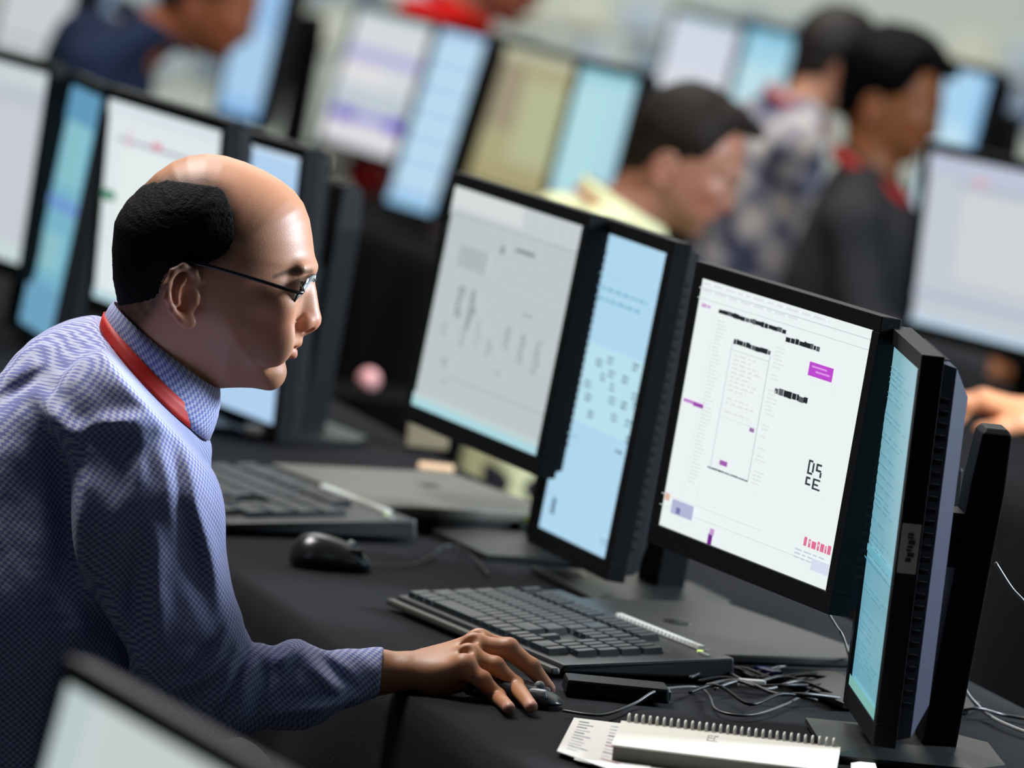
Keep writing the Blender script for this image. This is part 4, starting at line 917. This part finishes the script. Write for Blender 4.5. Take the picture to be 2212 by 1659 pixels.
# shoulders and yoke
S.cap(U(258, 910, 7.29), U(250, 900, 7.64), 0.066, 0.066, 0.04)
S.cap(U(262, 800, 7.41), U(258, 880, 7.30), 0.040, 0.060, 0.03); S.cap(U(262, 800, 7.43), U(258, 880, 7.60), 0.040, 0.060, 0.03)
S.cap(U(245, 808, 7.43), U(50, 960, 7.45), 0.046, 0.060, 0.03, sy=2.2)
S.cap(U(310, 840, 7.42), U(378, 990, 7.40), 0.045, 0.034, 0.025, sy=1.4)                # front of the shoulder
# right sleeve (near), loose, bent at the elbow and resting on the desk
S.cap(U(285, 915, 7.285), U(310, 1110, 7.255), 0.072, 0.079, 0.03); S.cap(U(310, 1110, 7.255), U(388, 1390, 7.25), 0.079, 0.066, 0.03)
S.cap(U(400, 1400, 7.25), U(470, 1485, 7.255), 0.060, 0.053, 0.03)
S.cap(U(470, 1487, 7.255), U(640, 1484, 7.29), 0.051, 0.043, 0.02, sy=1.05)
S.cap(U(640, 1484, 7.29), U(755, 1466, 7.325), 0.041, 0.031, 0.02, sy=1.2)
S.cap(U(740, 1462, 7.325), U(850, 1448, 7.345), 0.0290, 0.0262, 0.008, sy=1.3)          # cuff
# left sleeve (far), hanging to the lap
S.cap(U(262, 885, 7.64), U(290, 1330, 7.74), 0.066, 0.056, 0.03); S.cap(U(290, 1330, 7.74), U(430, 1560, 7.68), 0.052, 0.042, 0.03)
# folds: ridges (+) and creases (-) read at the near side
def fold(px0, py0, px1, py1, Y0, Y1, r, depth, k):
    a = U(px0, py0, Y0); b_ = U(px1, py1, Y1); e = b_ - a; e2 = e[0] ** 2 + e[2] ** 2; w = k * .42; A = r * (1.15 if depth > 0 else 1.5)
    sl, x, y, z = S.region(np.array([min(a[0], b_[0]), S.lo[1], min(a[2], b_[2])]) - .03, np.array([max(a[0], b_[0]) + .03, 7.42, max(a[2], b_[2]) + .03]))
    t = ((x - a[0]) * e[0] + (z - a[2]) * e[2]) / e2; tc = np.clip(t, 0, 1)
    d = np.sqrt((x - a[0] - tc * e[0]) ** 2 + (z - a[2] - tc * e[2]) ** 2)
    bend = .004 * np.sin(t * 5 + px0); amp = np.exp(-((d + 0 * bend) / w) ** 2) * np.sin(np.clip(tc * .9 + .05, 0, 1) * math.pi) ** .6
    amp = amp * np.clip((7.42 - y) / .06, 0, 1)
    S.d[sl] = S.d[sl] - np.sign(depth) * (A * amp).astype(np.float32)
for f_ in [(505, 1345, 430, 1462, 7.21, 7.20, .008, 1, .02), (520, 1392, 452, 1560, 7.225, 7.205, .009, 1, .02), (560, 1400, 500, 1560, 7.24, 7.22, .008, 1, .02),
           (640, 1400, 590, 1430, 7.26, 7.25, .013, 1, .02), (640, 1402, 745, 1500, 7.255, 7.285, .007, 1, .016), (585, 1540, 760, 1505, 7.245, 7.285, .007, 1, .016),
           (400, 950, 478, 1290, 7.23, 7.215, .009, 1, .03), (438, 990, 492, 1330, 7.25, 7.225, .008, 1, .025), (345, 925, 395, 1150, 7.215, 7.185, .006, 1, .025),
           (300, 960, 250, 1180, 7.205, 7.185, .007, 1, .03), (190, 960, 165, 1300, 7.235, 7.225, .009, 1, .03), (330, 1150, 345, 1420, 7.175, 7.19, .007, 1, .03),
           (230, 1250, 330, 1470, 7.20, 7.205, .008, 1, .03), (350, 1500, 480, 1440, 7.20, 7.20, .007, 1, .02),
           (200, 905, 335, 915, 7.215, 7.215, .006, 1, .02), (90, 870, 190, 960, 7.28, 7.24, .010, 1, .03), (150, 930, 340, 890, 7.23, 7.22, .006, 1, .02)]: fold(*f_)
for f_ in [(470, 1375, 405, 1470, 7.205, 7.19, .005, -1, .02), (545, 1392, 478, 1545, 7.222, 7.20, .005, -1, .018), (596, 1405, 545, 1560, 7.24, 7.222, .005, -1, .018), (690, 1425, 770, 1490, 7.262, 7.285, .005, -1, .012),
           (610, 1505, 760, 1502, 7.24, 7.285, .004, -1, .014), (120, 960, 150, 1330, 7.262, 7.24, .012, -1, .04), (-60, 905, 100, 795, 7.36, 7.40, .007, -1, .018), (420, 960, 500, 1300, 7.225, 7.205, .006, -1, .02),
           (270, 950, 275, 1150, 7.20, 7.178, .006, -1, .03), (370, 960, 430, 1260, 7.205, 7.18, .005, -1, .025), (300, 1180, 280, 1420, 7.175, 7.18, .008, -1, .03), (160, 1290, 320, 1500, 7.222, 7.20, .008, -1, .03), (395, 1395, 480, 1400, 7.20, 7.20, .004, -1, .02)]: fold(*f_)
sl, X, Y, Z = S.region(S.lo, np.array(S.lo) + S.n * S.vox)
S.d = S.d + (0.0022 * vnoise((X, Y, Z), 38, 21) + 0.0012 * vnoise((X, Y, Z), 90, 22)).astype(np.float32)
S.cap(U(850, 1448, 7.345), U(900, 1449, 7.35), 0.0235, 0.0235, 0.0, 'sub', sy=1.3)         # open cuff end
S.apply(lambda x, y, z: (U(857, 1450, 7.345)[0] - x) + (z - U(857, 1450, 7.345)[2]) * 0.22 * -1, S.lo, S.lo + S.n * S.vox, 0.0, 'sub', pad=0)
# neck opening
_a = U(215, 704, 7.4); _b = U(441, 944, 7.4); _n = np.array([-(_b[2] - _a[2]), 0, _b[0] - _a[0]]); _n /= np.linalg.norm(_n)
S.apply(lambda x, y, z: -((x - _a[0]) * _n[0] + (z - _a[2]) * _n[2]), S.lo, S.lo + S.n * S.vox, 0.006, 'sub', pad=0)
nk0 = U(395, 720, 7.4); nk1 = U(330, 900, 7.41)
S.cap(U(430, 640, 7.4), U(335, 850, 7.41), 0.064, 0.068, 0.004, 'sub')
upA, upB = U(330, 1110, 7.255), U(392, 1390, 7.25); foA, foB = U(440, 1487, 7.255), U(850, 1448, 7.345)
def shirt_uv(p):
    x, y, z = p[:, 0], p[:, 1], p[:, 2]
    uv = np.zeros((len(p), 3)); ang = R_(8); 
    uv[:, 0] = x * math.cos(ang) + z * math.sin(ang) + 0.6 * (y - 7.2); uv[:, 1] = -x * math.sin(ang) + z * math.cos(ang)
    fo = (x > foA[0]) & (z < foA[2] + 0.055); d = (foB - foA); d /= np.linalg.norm(d)
    q = p - foA; uv[fo, 0] = (q @ d)[fo]; uv[fo, 1] = (z - foA[2] + 0.5 * (y - 7.25))[fo]
    uv[:, 2] = 0.0019
    return uv
S.mesh('shirt', M_shirt, man, smooth_iter=2, uvfn=shirt_uv)

def ring_surface(name, material, rows, n=56, thick=0.0016, parent=man, uv=True, gap=0.0, closed=True):
    """rows: list of (back, front, halfwidth, fwd_bulge) rings around the neck, lofted"""
    V = []; Uv = []
    R = len(rows)
    for ri, (bk, fr_, hw, yc) in enumerate(rows):
        bk = np.array(bk); fr_ = np.array(fr_); mid = (bk + fr_) / 2; hv = (fr_ - bk) / 2; ll = np.linalg.norm(hv)
        for k in range(n + 1):
            a = -math.pi * (1 - gap) + 2 * math.pi * (1 - gap) * k / n
            V.append(mid + hv * -math.cos(a) * -1 * (1) if False else mid + hv * math.cos(a) + np.array([0, math.sin(a) * hw, 0])); Uv.append((a * ll * 0.9, ri * 0.012, 0.0019))
    Fq = [(r * (n + 1) + k, r * (n + 1) + k + 1, (r + 1) * (n + 1) + k + 1, (r + 1) * (n + 1) + k) for r in range(R - 1) for k in range(n)]
    inv = parent.matrix_world.inverted(); me = mesh_from([tuple(inv @ Vector(v)) for v in V], Fq, material, True)
    if uv: a_ = me.attributes.new('weave', 'FLOAT_VECTOR', 'POINT'); a_.data.foreach_set('vector', np.array(Uv, np.float32).ravel())
    o = link(name, me, parent); sd = o.modifiers.new('thickness', 'SOLIDIFY'); sd.thickness = thick; sd.offset = 0
    return o
Yc = 7.405
cr = [(U(246, 652, Yc), U(474, 838, Yc), .063), (U(236, 664, Yc), U(476, 868, Yc), .0685), (U(228, 678, Yc), U(470, 900, Yc), .0735), (U(226, 694, Yc), U(462, 926, Yc), .077), (U(230, 712, Yc), U(452, 950, Yc), .079)]
ring_surface('collar', M_shirt, [(a, b_, c_, 0) for a, b_, c_ in cr])
# lanyard: a ribbon lying on the shirt around the collar, then down the chest
lr = [(U(225, 674, Yc), U(462, 912, Yc), .0770), (U(220, 686, Yc), U(456, 922, Yc), .0810), (U(217, 698, Yc), U(450, 932, Yc), .0850), (U(216, 708, Yc), U(446, 942, Yc), .0880)]
ring_surface('lanyard', M_lanyard, [(a, b_, c_, 0) for a, b_, c_ in lr], uv=False, thick=0.001)
# trousers and chair of the man (mostly below the table)
S = SDF([U(-260, 1700, 7.4)[0], 7.20, 0.10], [U(560, 1700, 7.3)[0], 7.80, 0.66], 0.008)
S.cap((U(70, 1800, 7.46)[0], 7.40, 0.56), (U(500, 1700, 7.4)[0] - .02, 7.37, 0.56), .085, .065, .03); S.cap((U(70, 1800, 7.46)[0], 7.56, 0.56), (U(500, 1700, 7.4)[0] - .02, 7.60, 0.56), .085, .065, .03)
S.cap((U(500, 1700, 7.4)[0] - .02, 7.37, 0.56), (U(480, 1700, 7.4)[0], 7.37, 0.14), .062, .045, .02); S.cap((U(500, 1700, 7.4)[0] - .02, 7.60, 0.56), (U(480, 1700, 7.4)[0], 7.60, 0.14), .062, .045, .02)
S.mesh('trousers', mat('dark_trousers', lin(26, 28, 36), .9, bump=.2), man, smooth_iter=1)

# ------------------------------------------------------------------ the people behind (out of focus)
full_hair = [(120, 760), (120, 200), (700, 200), (640, 392), (608, 420), (582, 452), (560, 505), (520, 560), (470, 570), (452, 600), (438, 600), (430, 572), (398, 570), (374, 578), (354, 600), (343, 650), (325, 690), (290, 730), (262, 760)]
def bg_person(label, hp_px, Y, s, yaw, pitch, skin, shirt_mat, hair_mat, hair=full_hair, thick=0.014, top=0.012, bangs=(), lean=0.06, shoulder=0.17, arms=True, collar=None, lany=None, lw=1.0, drop=0.0, vox=0.0055, torso_dy=0.0, up=0.0, torso_len=0.44, hair_on=True, sleeve_col=None):
    O = U(hp_px[0], hp_px[1], Y)
    cy, sy_, cp, sp_ = math.cos(yaw), math.sin(yaw), math.cos(pitch), math.sin(pitch)
    def T(p):       # head space -> place: nose-down pitch, then yaw
        x, y, z = p; x2 = x * cp + z * sp_; z2 = -x * sp_ + z * cp
        return np.array([(x2 * cy - y * sy_) * s + O[0], (x2 * sy_ + y * cy) * s + O[1], z2 * s + O[2]])
    def Ti(X, Yy, Z):
        a = (X - O[0]) / s; b_ = (Yy - O[1]) / s; c = (Z - O[2]) / s
        x2 = a * cy + b_ * sy_; y = -a * sy_ + b_ * cy; return x2 * cp - c * sp_, y, x2 * sp_ + c * cp
    def B(x, y, z): return np.array([(x * cy - y * sy_) * s + O[0], (x * sy_ + y * cy) * s + O[1] + torso_dy, (z + up) * s + O[2]])
    seat_z = 0.47
    t = thing('person', label, 'person', (B(-lean - .05, 0, 0)[0], B(-lean, 0, 0)[1], 0.40))
    # skin
    S = SDF(O - np.array([.42, .36, .62]) * s, O + np.array([.52, .36, .17]) * s, vox)
    build_head(S, T, s, Ti, detail=False)
    nb = B(-0.035 - lean * .6, 0, -0.20)
    S.cap(T((-0.030, 0, -0.06)), nb, 0.056 * s, 0.062 * s, 0.03)
    tc = B(-lean - .04, 0, -0.33); S.cap(nb, tc, 0.062 * s, 0.10 * s, 0.03)
    hz = max(DESK + .05 - O[2], -0.62 * s) / s if arms else None
    if arms:
        for sg in (-1, 1):
            sh = B(-lean - .04, sg * shoulder * .9, -0.27); el = B(-lean + .03, sg * (shoulder + .03), -0.50); hn = B(-lean + .29, sg * .13, -0.56)
            S.chain([tc, sh, el, hn, B(-lean + .37, sg * .10, -0.575)], [.08 * s, .05 * s, .038 * s, .026 * s, .024 * s], 0.02)
            for q in range(5):
                S.chain([B(-lean + .37, sg * (.07 + .017 * q), -0.575), B(-lean + .41, sg * (.068 + .018 * q), -0.575), B(-lean + .435 - .008 * abs(q - 2), sg * (.068 + .018 * q), -0.592)], [.011 * s, .009 * s, .008 * s], 0.004)
    def cf(p):
        a, b_, c = Ti(p[:, 0], p[:, 1], p[:, 2]); return skin_cols(np.stack([a, b_, c], 1), skin, stub=.15)
    S.mesh('body', M_skin, t, cf, smooth_iter=1)
    # hair
    if hair_on:
        tab = poly_table([hp(*q, YH - 0.06) for q in hair], (-0.3, -0.25), (0.22, 0.26), 0.002)
        S = SDF(O - np.array([.19, .19, .19]) * s, O + np.array([.20, .19, .21]) * s, 0.0042)
        sl, X, Y_, Z = S.region(S.lo, S.lo + S.n * S.vox); a, b_, c = Ti(X, Y_, Z)
        core = head_core(a, b_, c); e = poly_eval(tab, a, c)
        tk = thick * np.clip(-e / 0.03, 0, 1) ** .5 + top * np.clip((c - .02) / .08, 0, 1) * np.clip(-e / 0.03, 0, 1) + 0.002 * vnoise((a, b_, c), 120, 5)
        S.d = (np.maximum(core - tk, np.maximum(e, -(core + .012))) * s).astype(np.float32)
        for (p0, p1, r0, r1) in bangs: S.cap(T(h3(*p0)), T(h3(*p1)), r0 * s, r1 * s, 0.012)
        S.mesh('hair', hair_mat, t, smooth_iter=1)
    # top garment
    S = SDF(O - np.array([.46, .40, torso_len + .42]) * s, O + np.array([.44, .40, -.02]) * s, 0.008)
    S.d[:] = 1
    S.cap(B(-lean - .03, 0, -.30), B(-lean - .09, 0, -.30 - torso_len), .115 * s, .135 * s, .04)
    for sg in (-1, 1):
        S.cap(B(-lean - .03, sg * .075, -.31), B(-lean - .08, sg * .07, -.30 - torso_len), .108 * s, .12 * s, .04)
        S.cap(B(-.035 - lean * .4, sg * .02, -.17), B(-lean - .05, sg * shoulder, -.255), .045 * s, .062 * s, .03)
        if arms:
            sh = B(-lean - .05, sg * shoulder, -0.265); el = B(-lean + .02, sg * (shoulder + .035), -0.50); hn = B(-lean + .26, sg * .14, -0.555)
            S.chain([sh, el, hn], [.064 * s, .052 * s, .040 * s], .03)
        else:
            S.chain([B(-lean - .05, sg * shoulder, -0.265), B(-lean - .03, sg * (shoulder + .04), -0.55)], [.066 * s, .055 * s], .03)
    S.cap(B(-lean - .075, 0, -.22), B(-lean - .12, 0, -.42), .08 * s, .10 * s, .05)
    sl, X, Y_, Z = S.region(S.lo, S.lo + S.n * S.vox); S.d = S.d + (.003 * vnoise((X, Y_, Z), 30, 4)).astype(np.float32)
    S.cap(T((-0.02, 0, -0.02)), B(-.035 - lean * .6, 0, -.195), .059 * s, .060 * s, .004, 'sub')
    S.mesh('shirt', shirt_mat, t, smooth_iter=2)
    bk = lambda dz_, ex=0.0: B(-.112 - lean * .5 - ex, 0, -.120 + dz_); fr_ = lambda dz_, ex=0.0: B(.045 - lean * .45 + ex, 0, -.205 + dz_)
    if collar is not None:
        ring_surface('collar', collar, [(bk(.02), fr_(.02), .066 * s, 0), (bk(-.012, .012), fr_(-.02, .014), .080 * s, 0)], uv=False, parent=t, n=28)
    if lany is not None:
        ring_surface('lanyard', lany, [(bk(.016 if lw > .5 else -.004, .016 if lw > .5 else .013), fr_(.002 if lw > .5 else -.014, .014), .086 * s, 0), (bk((.016 if lw > .5 else -.004) - .030 * lw, .016 + .008 * lw), fr_((.002 if lw > .5 else -.014) - .036 * lw, .014 + .010 * lw), (.086 + .012 * lw) * s, 0)], uv=False, parent=t, n=28)
    # legs below the table
    S = SDF(np.array([B(-.32, 0, 0)[0], O[1] + torso_dy - .36, 0.02]), np.array([B(.52, 0, 0)[0], O[1] + torso_dy + .36, 0.68]), 0.012)
    hz0 = B(-lean - .10, 0, 0)
    for sg in (-1, 1):
        hip = np.array([hz0[0], hz0[1] + sg * .08, .53]); kn = hip + np.array([.36 * cy, .36 * sy_ + sg * .04, 0]); ft = kn + np.array([0.02, 0, -.44])
        S.chain([hip, kn, ft, ft + np.array([.10 * cy, .1 * sy_, -.02])], [.085, .062, .045, .038], .03)
    S.mesh('trousers', mat('dark_trousers', lin(26, 28, 36), .9), t)
    return t, B

def garment(name, col, var=.1): return mat(name, lin(*col), .85, spec=.2, bump=.3, bscale=40, var=var)
brown = mat('brown_hair', lin(32, 23, 17), .6, spec=.2, bump=.5, bscale=300)
blk = mat('raven_hair', lin(7, 7, 7), .6, spec=.12, bump=.5, bscale=300)
# brown-haired man
bg_person('brown-haired man in a pale yellow-green shirt with orange lanyard, head bent', (1476, 350), 11.2, 0.87, R_(-6), R_(20), lin(164, 112, 88), garment('yellow_green_shirt', (226, 228, 178)), brown,
          bangs=(((600, 372, 0), (690, 392, 0), .028, .013), ((590, 362, .035), (665, 380, .035), .024, .012), ((590, 362, -.035), (665, 380, -.03), .024, .012)), lean=.15, up=.055, collar=garment('yellow_green_shirt', (226, 228, 178)), lany=mat('orange_ribbon', lin(226, 96, 50), .6), lw=.2)
# black-haired man in the grey sweater
bg_person('black-haired man in a dark grey sweater with a red lanyard', (1925, 218), 12.9, 0.86, R_(-12), R_(10), lin(164, 102, 62), garment('grey_sweater', (56, 56, 57)), blk, thick=.020, top=.026,
          bangs=(((610, 372, 0), (700, 420, 0), .034, .018), ((590, 362, .04), (670, 412, .04), .03, .018), ((590, 362, -.04), (680, 415, -.04), .03, .018)), lean=-.02, shoulder=.19, up=-.005, collar=garment('grey_sweater', (62, 62, 62)), lany=mat('red_ribbon_far', lin(190, 30, 18), .6))
# floral shirt
def floral():
    m = bpy.data.materials.new('floral_shirt'); m.use_nodes = True; nt = m.node_tree; b = nt.nodes['Principled BSDF']
    tc = nt.nodes.new('ShaderNodeTexCoord'); vo = nt.nodes.new('ShaderNodeTexVoronoi'); vo.inputs['Scale'].default_value = 15; vo.inputs['Randomness'].default_value = .9
    nz = nt.nodes.new('ShaderNodeTexNoise'); nz.inputs['Scale'].default_value = 16; nz.inputs['Detail'].default_value = 1
    nt.links.new(tc.outputs['Object'], vo.inputs['Vector']); nt.links.new(tc.outputs['Object'], nz.inputs['Vector'])
    cr = nt.nodes.new('ShaderNodeValToRGB'); e = cr.color_ramp.elements; e[0].position = .0; e[0].color = (*lin(238, 232, 222), 1); e[1].position = .74; e[1].color = (*lin(52, 58, 92), 1)
    e2 = cr.color_ramp.elements.new(.46); e2.color = (*lin(196, 192, 196), 1); e3 = cr.color_ramp.elements.new(.60); e3.color = (*lin(110, 112, 140), 1)
    nt.links.new(vo.outputs['Distance'], cr.inputs['Fac'])
    ad = nt.nodes.new('ShaderNodeMath'); ad.operation = 'ADD'; mu = nt.nodes.new('ShaderNodeMath'); mu.operation = 'MULTIPLY_ADD'; mu.inputs[1].default_value = .6; mu.inputs[2].default_value = -.34
    nt.links.new(nz.outputs['Fac'], mu.inputs[0]); nt.links.new(vo.outputs['Distance'], ad.inputs[0]); nt.links.new(mu.outputs[0], ad.inputs[1]); nt.links.new(ad.outputs[0], cr.inputs['Fac'])
    nt.links.new(cr.outputs['Color'], b.inputs['Base Color']); b.inputs['Roughness'].default_value = .85
    return m
fl = floral()
bg_person('dark-haired man in a white and navy floral shirt, turned towards the wall', (1808, 140), 13.55, 0.80, R_(24), R_(6), lin(190, 134, 104), fl, mat('dark_hair_far', lin(36, 30, 27), .6, bump=.4), thick=.012, lean=.13, shoulder=.185, up=.05, collar=fl, lany=mat('pink_ribbon', lin(206, 92, 98), .6), torso_dy=-.04)
# navy sweater
bg_person('man in a navy sweater looking down, beside the blue screen', (452, 2), 14.0, 0.90, R_(-4), R_(16), lin(170, 98, 62), garment('navy_sweater', (30, 42, 66)), mat('grey_hair', lin(60, 52, 46), .6, bump=.4), lean=.20, up=.09, shoulder=.19, collar=garment('navy_sweater', (30, 42, 66)))
# red shirt at the top edge
bg_person('person in a red shirt, cut off by the top edge', (1086, -62), 15.9, 0.92, R_(-4), R_(18), lin(176, 108, 82), garment('red_shirt', (214, 18, 12)), mat('dark_hair_far', lin(36, 30, 27), .6), lean=.13, up=.05, shoulder=.17, collar=garment('red_shirt', (214, 18, 12)), torso_len=.6)
# the reaching arm at the right edge belongs to someone standing out of frame
t = thing('person', 'person outside the right edge, only the bare hand and wrist reaching in', 'person', (1.25, 9.5, 0.02))
S = SDF(U(2010, 1000, 9.5) - np.array([0, .12, .02]), U(3100, 560, 9.5) + np.array([0, .16, 0.5]), .005)
hb = U(2160, 882, 9.5)
S.chain([U(2460, 900, 9.56), U(2290, 905, 9.52), U(2205, 900, 9.5)], [.040, .034, .027], .01)
for q in range(4):
    S.cap(U(2215, 898, 9.5) + np.array([0, .022 * (q - 1.5) * .8, 0]), U(2125, 868, 9.5) + np.array([0, .022 * (q - 1.5), .002]), .019, .0145, .012)
    S.chain([U(2125, 868, 9.5) + np.array([0, .022 * (q - 1.5), .002]), U(2085, 872, 9.5) + np.array([0, .022 * (q - 1.5), 0]), U(2062 + 6 * abs(q - 1), 902, 9.5) + np.array([0, .021 * (q - 1.5), 0])], [.0135, .0115, .009], .004)
S.chain([U(2195, 905, 9.5) + np.array([0, -.04, 0]), U(2150, 915, 9.5) + np.array([0, -.055, 0]), U(2112, 918, 9.5) + np.array([0, -.05, 0])], [.017, .013, .010], .005)
sh_ = U(2900, 700, 9.6)
S.chain([U(2460, 900, 9.56), sh_], [.045, .06], .02)
top_ = sh_ + np.array([.05, .17, .05]); hc_ = top_ + np.array([-.02, 0, .26]); 
S.d = S.d
S.mesh('body', M_skin, t, lambda p: np.tile(np.array(lin(214, 142, 98)), (len(p), 1)), smooth_iter=1)
O_ = hc_
S = SDF(sh_ + np.array([-.30, -.15, -.80]), sh_ + np.array([.35, .50, .12]), .012)
S.chain([U(2560, 860, 9.57), sh_, top_], [.055, .07, .08], .03); S.cap(top_, top_ + np.array([.02, 0, -.5]), .12, .14, .05, sy=1.4); S.cap(sh_, top_ + np.array([0, .17, -.03]), .07, .07, .04)
S.mesh('shirt', garment('slate_shirt', (90, 100, 120)), t, smooth_iter=2)

# ------------------------------------------------------------------ remaining things behind
za_ = DESK - .03 + .0055
def chair(label, p, yaw, white=True, arms=True):
    t = thing('office_chair', label, 'chair', (p[0], p[1], 0.0), yaw)
    mb = MB(); mb.box((-.22, -.23, .42), (.24, .23, .50), taper=.02); mb.build('seat', mat('seat_black', lin(20, 20, 22), .9, bump=.3), t, bevel=.02)
    V = []; n = 10
    for i in range(n + 1):
        for j in range(n + 1):
            u, v = -1 + 2 * i / n, j / n; V.append((-.26 - .05 * v + .05 * u * u, u * .21 * (1 - .18 * v ** 3), .52 + .40 * v))
    V += [(x - .035, y, z) for x, y, z in V]; m_ = (n + 1) ** 2
    Fq = [(i * (n + 1) + j, (i + 1) * (n + 1) + j, (i + 1) * (n + 1) + j + 1, i * (n + 1) + j + 1) for i in range(n) for j in range(n)]; Fq += [tuple(k + m_ for k in q[::-1]) for q in Fq]
    bd = [j for j in range(n + 1)] + [i * (n + 1) + n for i in range(1, n + 1)] + [n * (n + 1) + j for j in range(n - 1, -1, -1)] + [i * (n + 1) for i in range(n - 1, 0, -1)]
    Fq += [(bd[k], bd[(k + 1) % len(bd)], bd[(k + 1) % len(bd)] + m_, bd[k] + m_) for k in range(len(bd))]
    link('backrest', mesh_from(V, Fq, mat('seat_black', lin(20, 20, 22), .9), True), t)
    for sg in ((-1, 1) if arms else ()):
        mb = MB(); mb.tube(smoothpath([(-.20, sg * .27, .48), (-.16, sg * .28, .66), (-.06, sg * .28, .70), (.14, sg * .27, .70)], 5), .017, 8); mb.build('armrest', mat('armrest_pale', lin(196, 188, 184), .4) if white else M_plastic, t, smooth=True)
    mb = MB(); mb.tube([(0, 0, .42), (0, 0, .10)], .028, 10); mb.build('gas_post', M_gloss, t, smooth=True)
    for k in range(5):
        a = 2 * math.pi * k / 5; mb = MB(); mb.tube([(0, 0, .11), (.27 * math.cos(a), .27 * math.sin(a), .07)], [.024, .014], 8); lg = mb.build('leg', M_plastic, t, smooth=True)
        mb = MB(); mb.tube([(.27 * math.cos(a), .27 * math.sin(a) - .012, .032), (.27 * math.cos(a), .27 * math.sin(a) + .012, .032)], .03, 10); mb.build('caster', M_plastic, lg, smooth=True)
    return t
a = UZ(1815, 668, za_); t = thing('telephone', 'black desk phone with a pale curved handset, right below the floral shirt', 'telephone', (a[0], a[1], za_), R_(200))
mb = MB(); mb.add([(-.08, -.08, 0), (.08, -.08, 0), (.08, .08, 0), (-.08, .08, 0), (-.08, -.08, .03), (.08, -.08, .03), (.08, .08, .09), (-.08, .08, .09)], [(0, 3, 2, 1), (4, 5, 6, 7), (0, 1, 5, 4), (1, 2, 6, 5), (2, 3, 7, 6), (3, 0, 4, 7)]); mb.build('base', M_plastic, t, bevel=.004)
mb = MB(); mb.tube(smoothpath([(-.10, .10, .02), (-.085, .06, .075), (-.06, .03, .105), (-.03, 0, .118), (.0, -.02, .112)], 5), [.014] * 8 + [.020] * 4 + [.026] * 9, 10); mb.build('handset', mat('armrest_pale', lin(206, 196, 192), .4), t, smooth=True)
a = U(-30, 1500, 7.46); chair('black office chair under the balding man', (a[0] + .02, 7.47), 0.0, white=False, arms=False)

# red mug, box and papers on the middle desk
za = DESK - .03 + .005
a = UZ(792, 420, za); t = thing('mug', 'red mug on the middle desk below the purple-striped screen', 'mug', (a[0], a[1], za), math.pi)
V = []; n = 24
prof = [(.040, 0), (.043, .01), (.044, .095), (.040, .095), (.039, .012), (.0, .010)]
for r__, z in prof:
    for k in range(n): V.append((r__ * math.cos(2 * math.pi * k / n), r__ * math.sin(2 * math.pi * k / n), z))
Fq = [(i * n + k, i * n + (k + 1) % n, (i + 1) * n + (k + 1) % n, (i + 1) * n + k) for i in range(len(prof) - 1) for k in range(n)] + [tuple(range(n))[::-1]]
link('cup', mesh_from(V, Fq, M_red, True), t)
mb = MB(); mb.tube(smoothpath([(-.040, 0, .08), (-.072, 0, .07), (-.072, 0, .03), (-.041, 0, .02)], 5), .006, 8); mb.build('handle', M_red, t, smooth=True)

def sheet2(label, c4, z, material, cat='paper', name='paper_sheet'):
    o, P, mid = sheet(label, c4, z, material, name); o['category'] = cat
sheet2('white papers spread on the middle desk under the purple-striped screen', [(688, 336), (790, 340), (800, 372), (690, 366)], za + .001, mat('bright_paper', lin(226, 218, 208), .8))
sheet2('grey pad on the middle desk in front of the red mug', [(692, 382), (836, 388), (838, 424), (694, 428)], za + .001, mat('grey_pad', lin(132, 134, 122), .8), 'pad', 'desk_pad')
mb = MB(); mb.box((-.02, -.06, 0), (.035, .06, .03)); a = UZ(722, 372, za + .002); o = mb.build('phone_handset', M_gloss, loc=(a[0], a[1], za + .0035), bevel=.004); tag(o, 'small black device on the middle desk left of the red mug', 'device')
# pink ball and beige boxes in the dark gap behind the front tables
a = UZ(795, 838, .66); t = thing('stool', 'low black stool in the dark gap between the tables', 'stool', (a[0] + .02, a[1], 0))
mb = MB(); mb.tube([(0, 0, .61), (0, 0, .655)], .13, 24); mb.build('seat', mat('matt_black', lin(8, 8, 8), .95, spec=.05), t)
for k in range(4):
    x, y = .11 * math.cos(k * math.pi / 2 + .7), .11 * math.sin(k * math.pi / 2 + .7); mb = MB(); mb.tube([(x, y, .61), (x * 1.3, y * 1.3, 0)], .012, 8); mb.build('leg', M_gloss, t, smooth=True)
bm = bmesh.new(); bmesh.ops.create_uvsphere(bm, u_segments=20, v_segments=14, radius=.019)
me = bpy.data.meshes.new('b'); bm.to_mesh(me); bm.free(); me.polygons.foreach_set('use_smooth', [True] * len(me.polygons)); me.materials.append(mat('pink_foam', lin(244, 176, 176), .7)); o = link('pink_ball', me, loc=(a[0], a[1], .655 + .019)); tag(o, 'small blurred pink ball glowing out of the dark gap left of the pale grey screen', 'ball')
for (px, py, w_, h_, c_, lab) in [(922, 952, .06, .045, (150, 138, 110), 'beige carton under the left corner of the pale grey diagram screen'), (940, 1012, .05, .012, (196, 164, 130), 'tan envelope at the back edge of the grey laptop')]:
    a = UZ(px, py + 12, DESK + .005); mb = MB(); mb.box((-w_ / 2, -.03, 0), (w_ / 2, .03, h_)); o = mb.build('carton' if h_ > .02 else 'envelope', mat('carton_%d' % px, lin(*c_), .8), loc=(a[0], a[1], .005 + DESK), bevel=.002); tag(o, lab, 'box' if h_ > .02 else 'envelope')
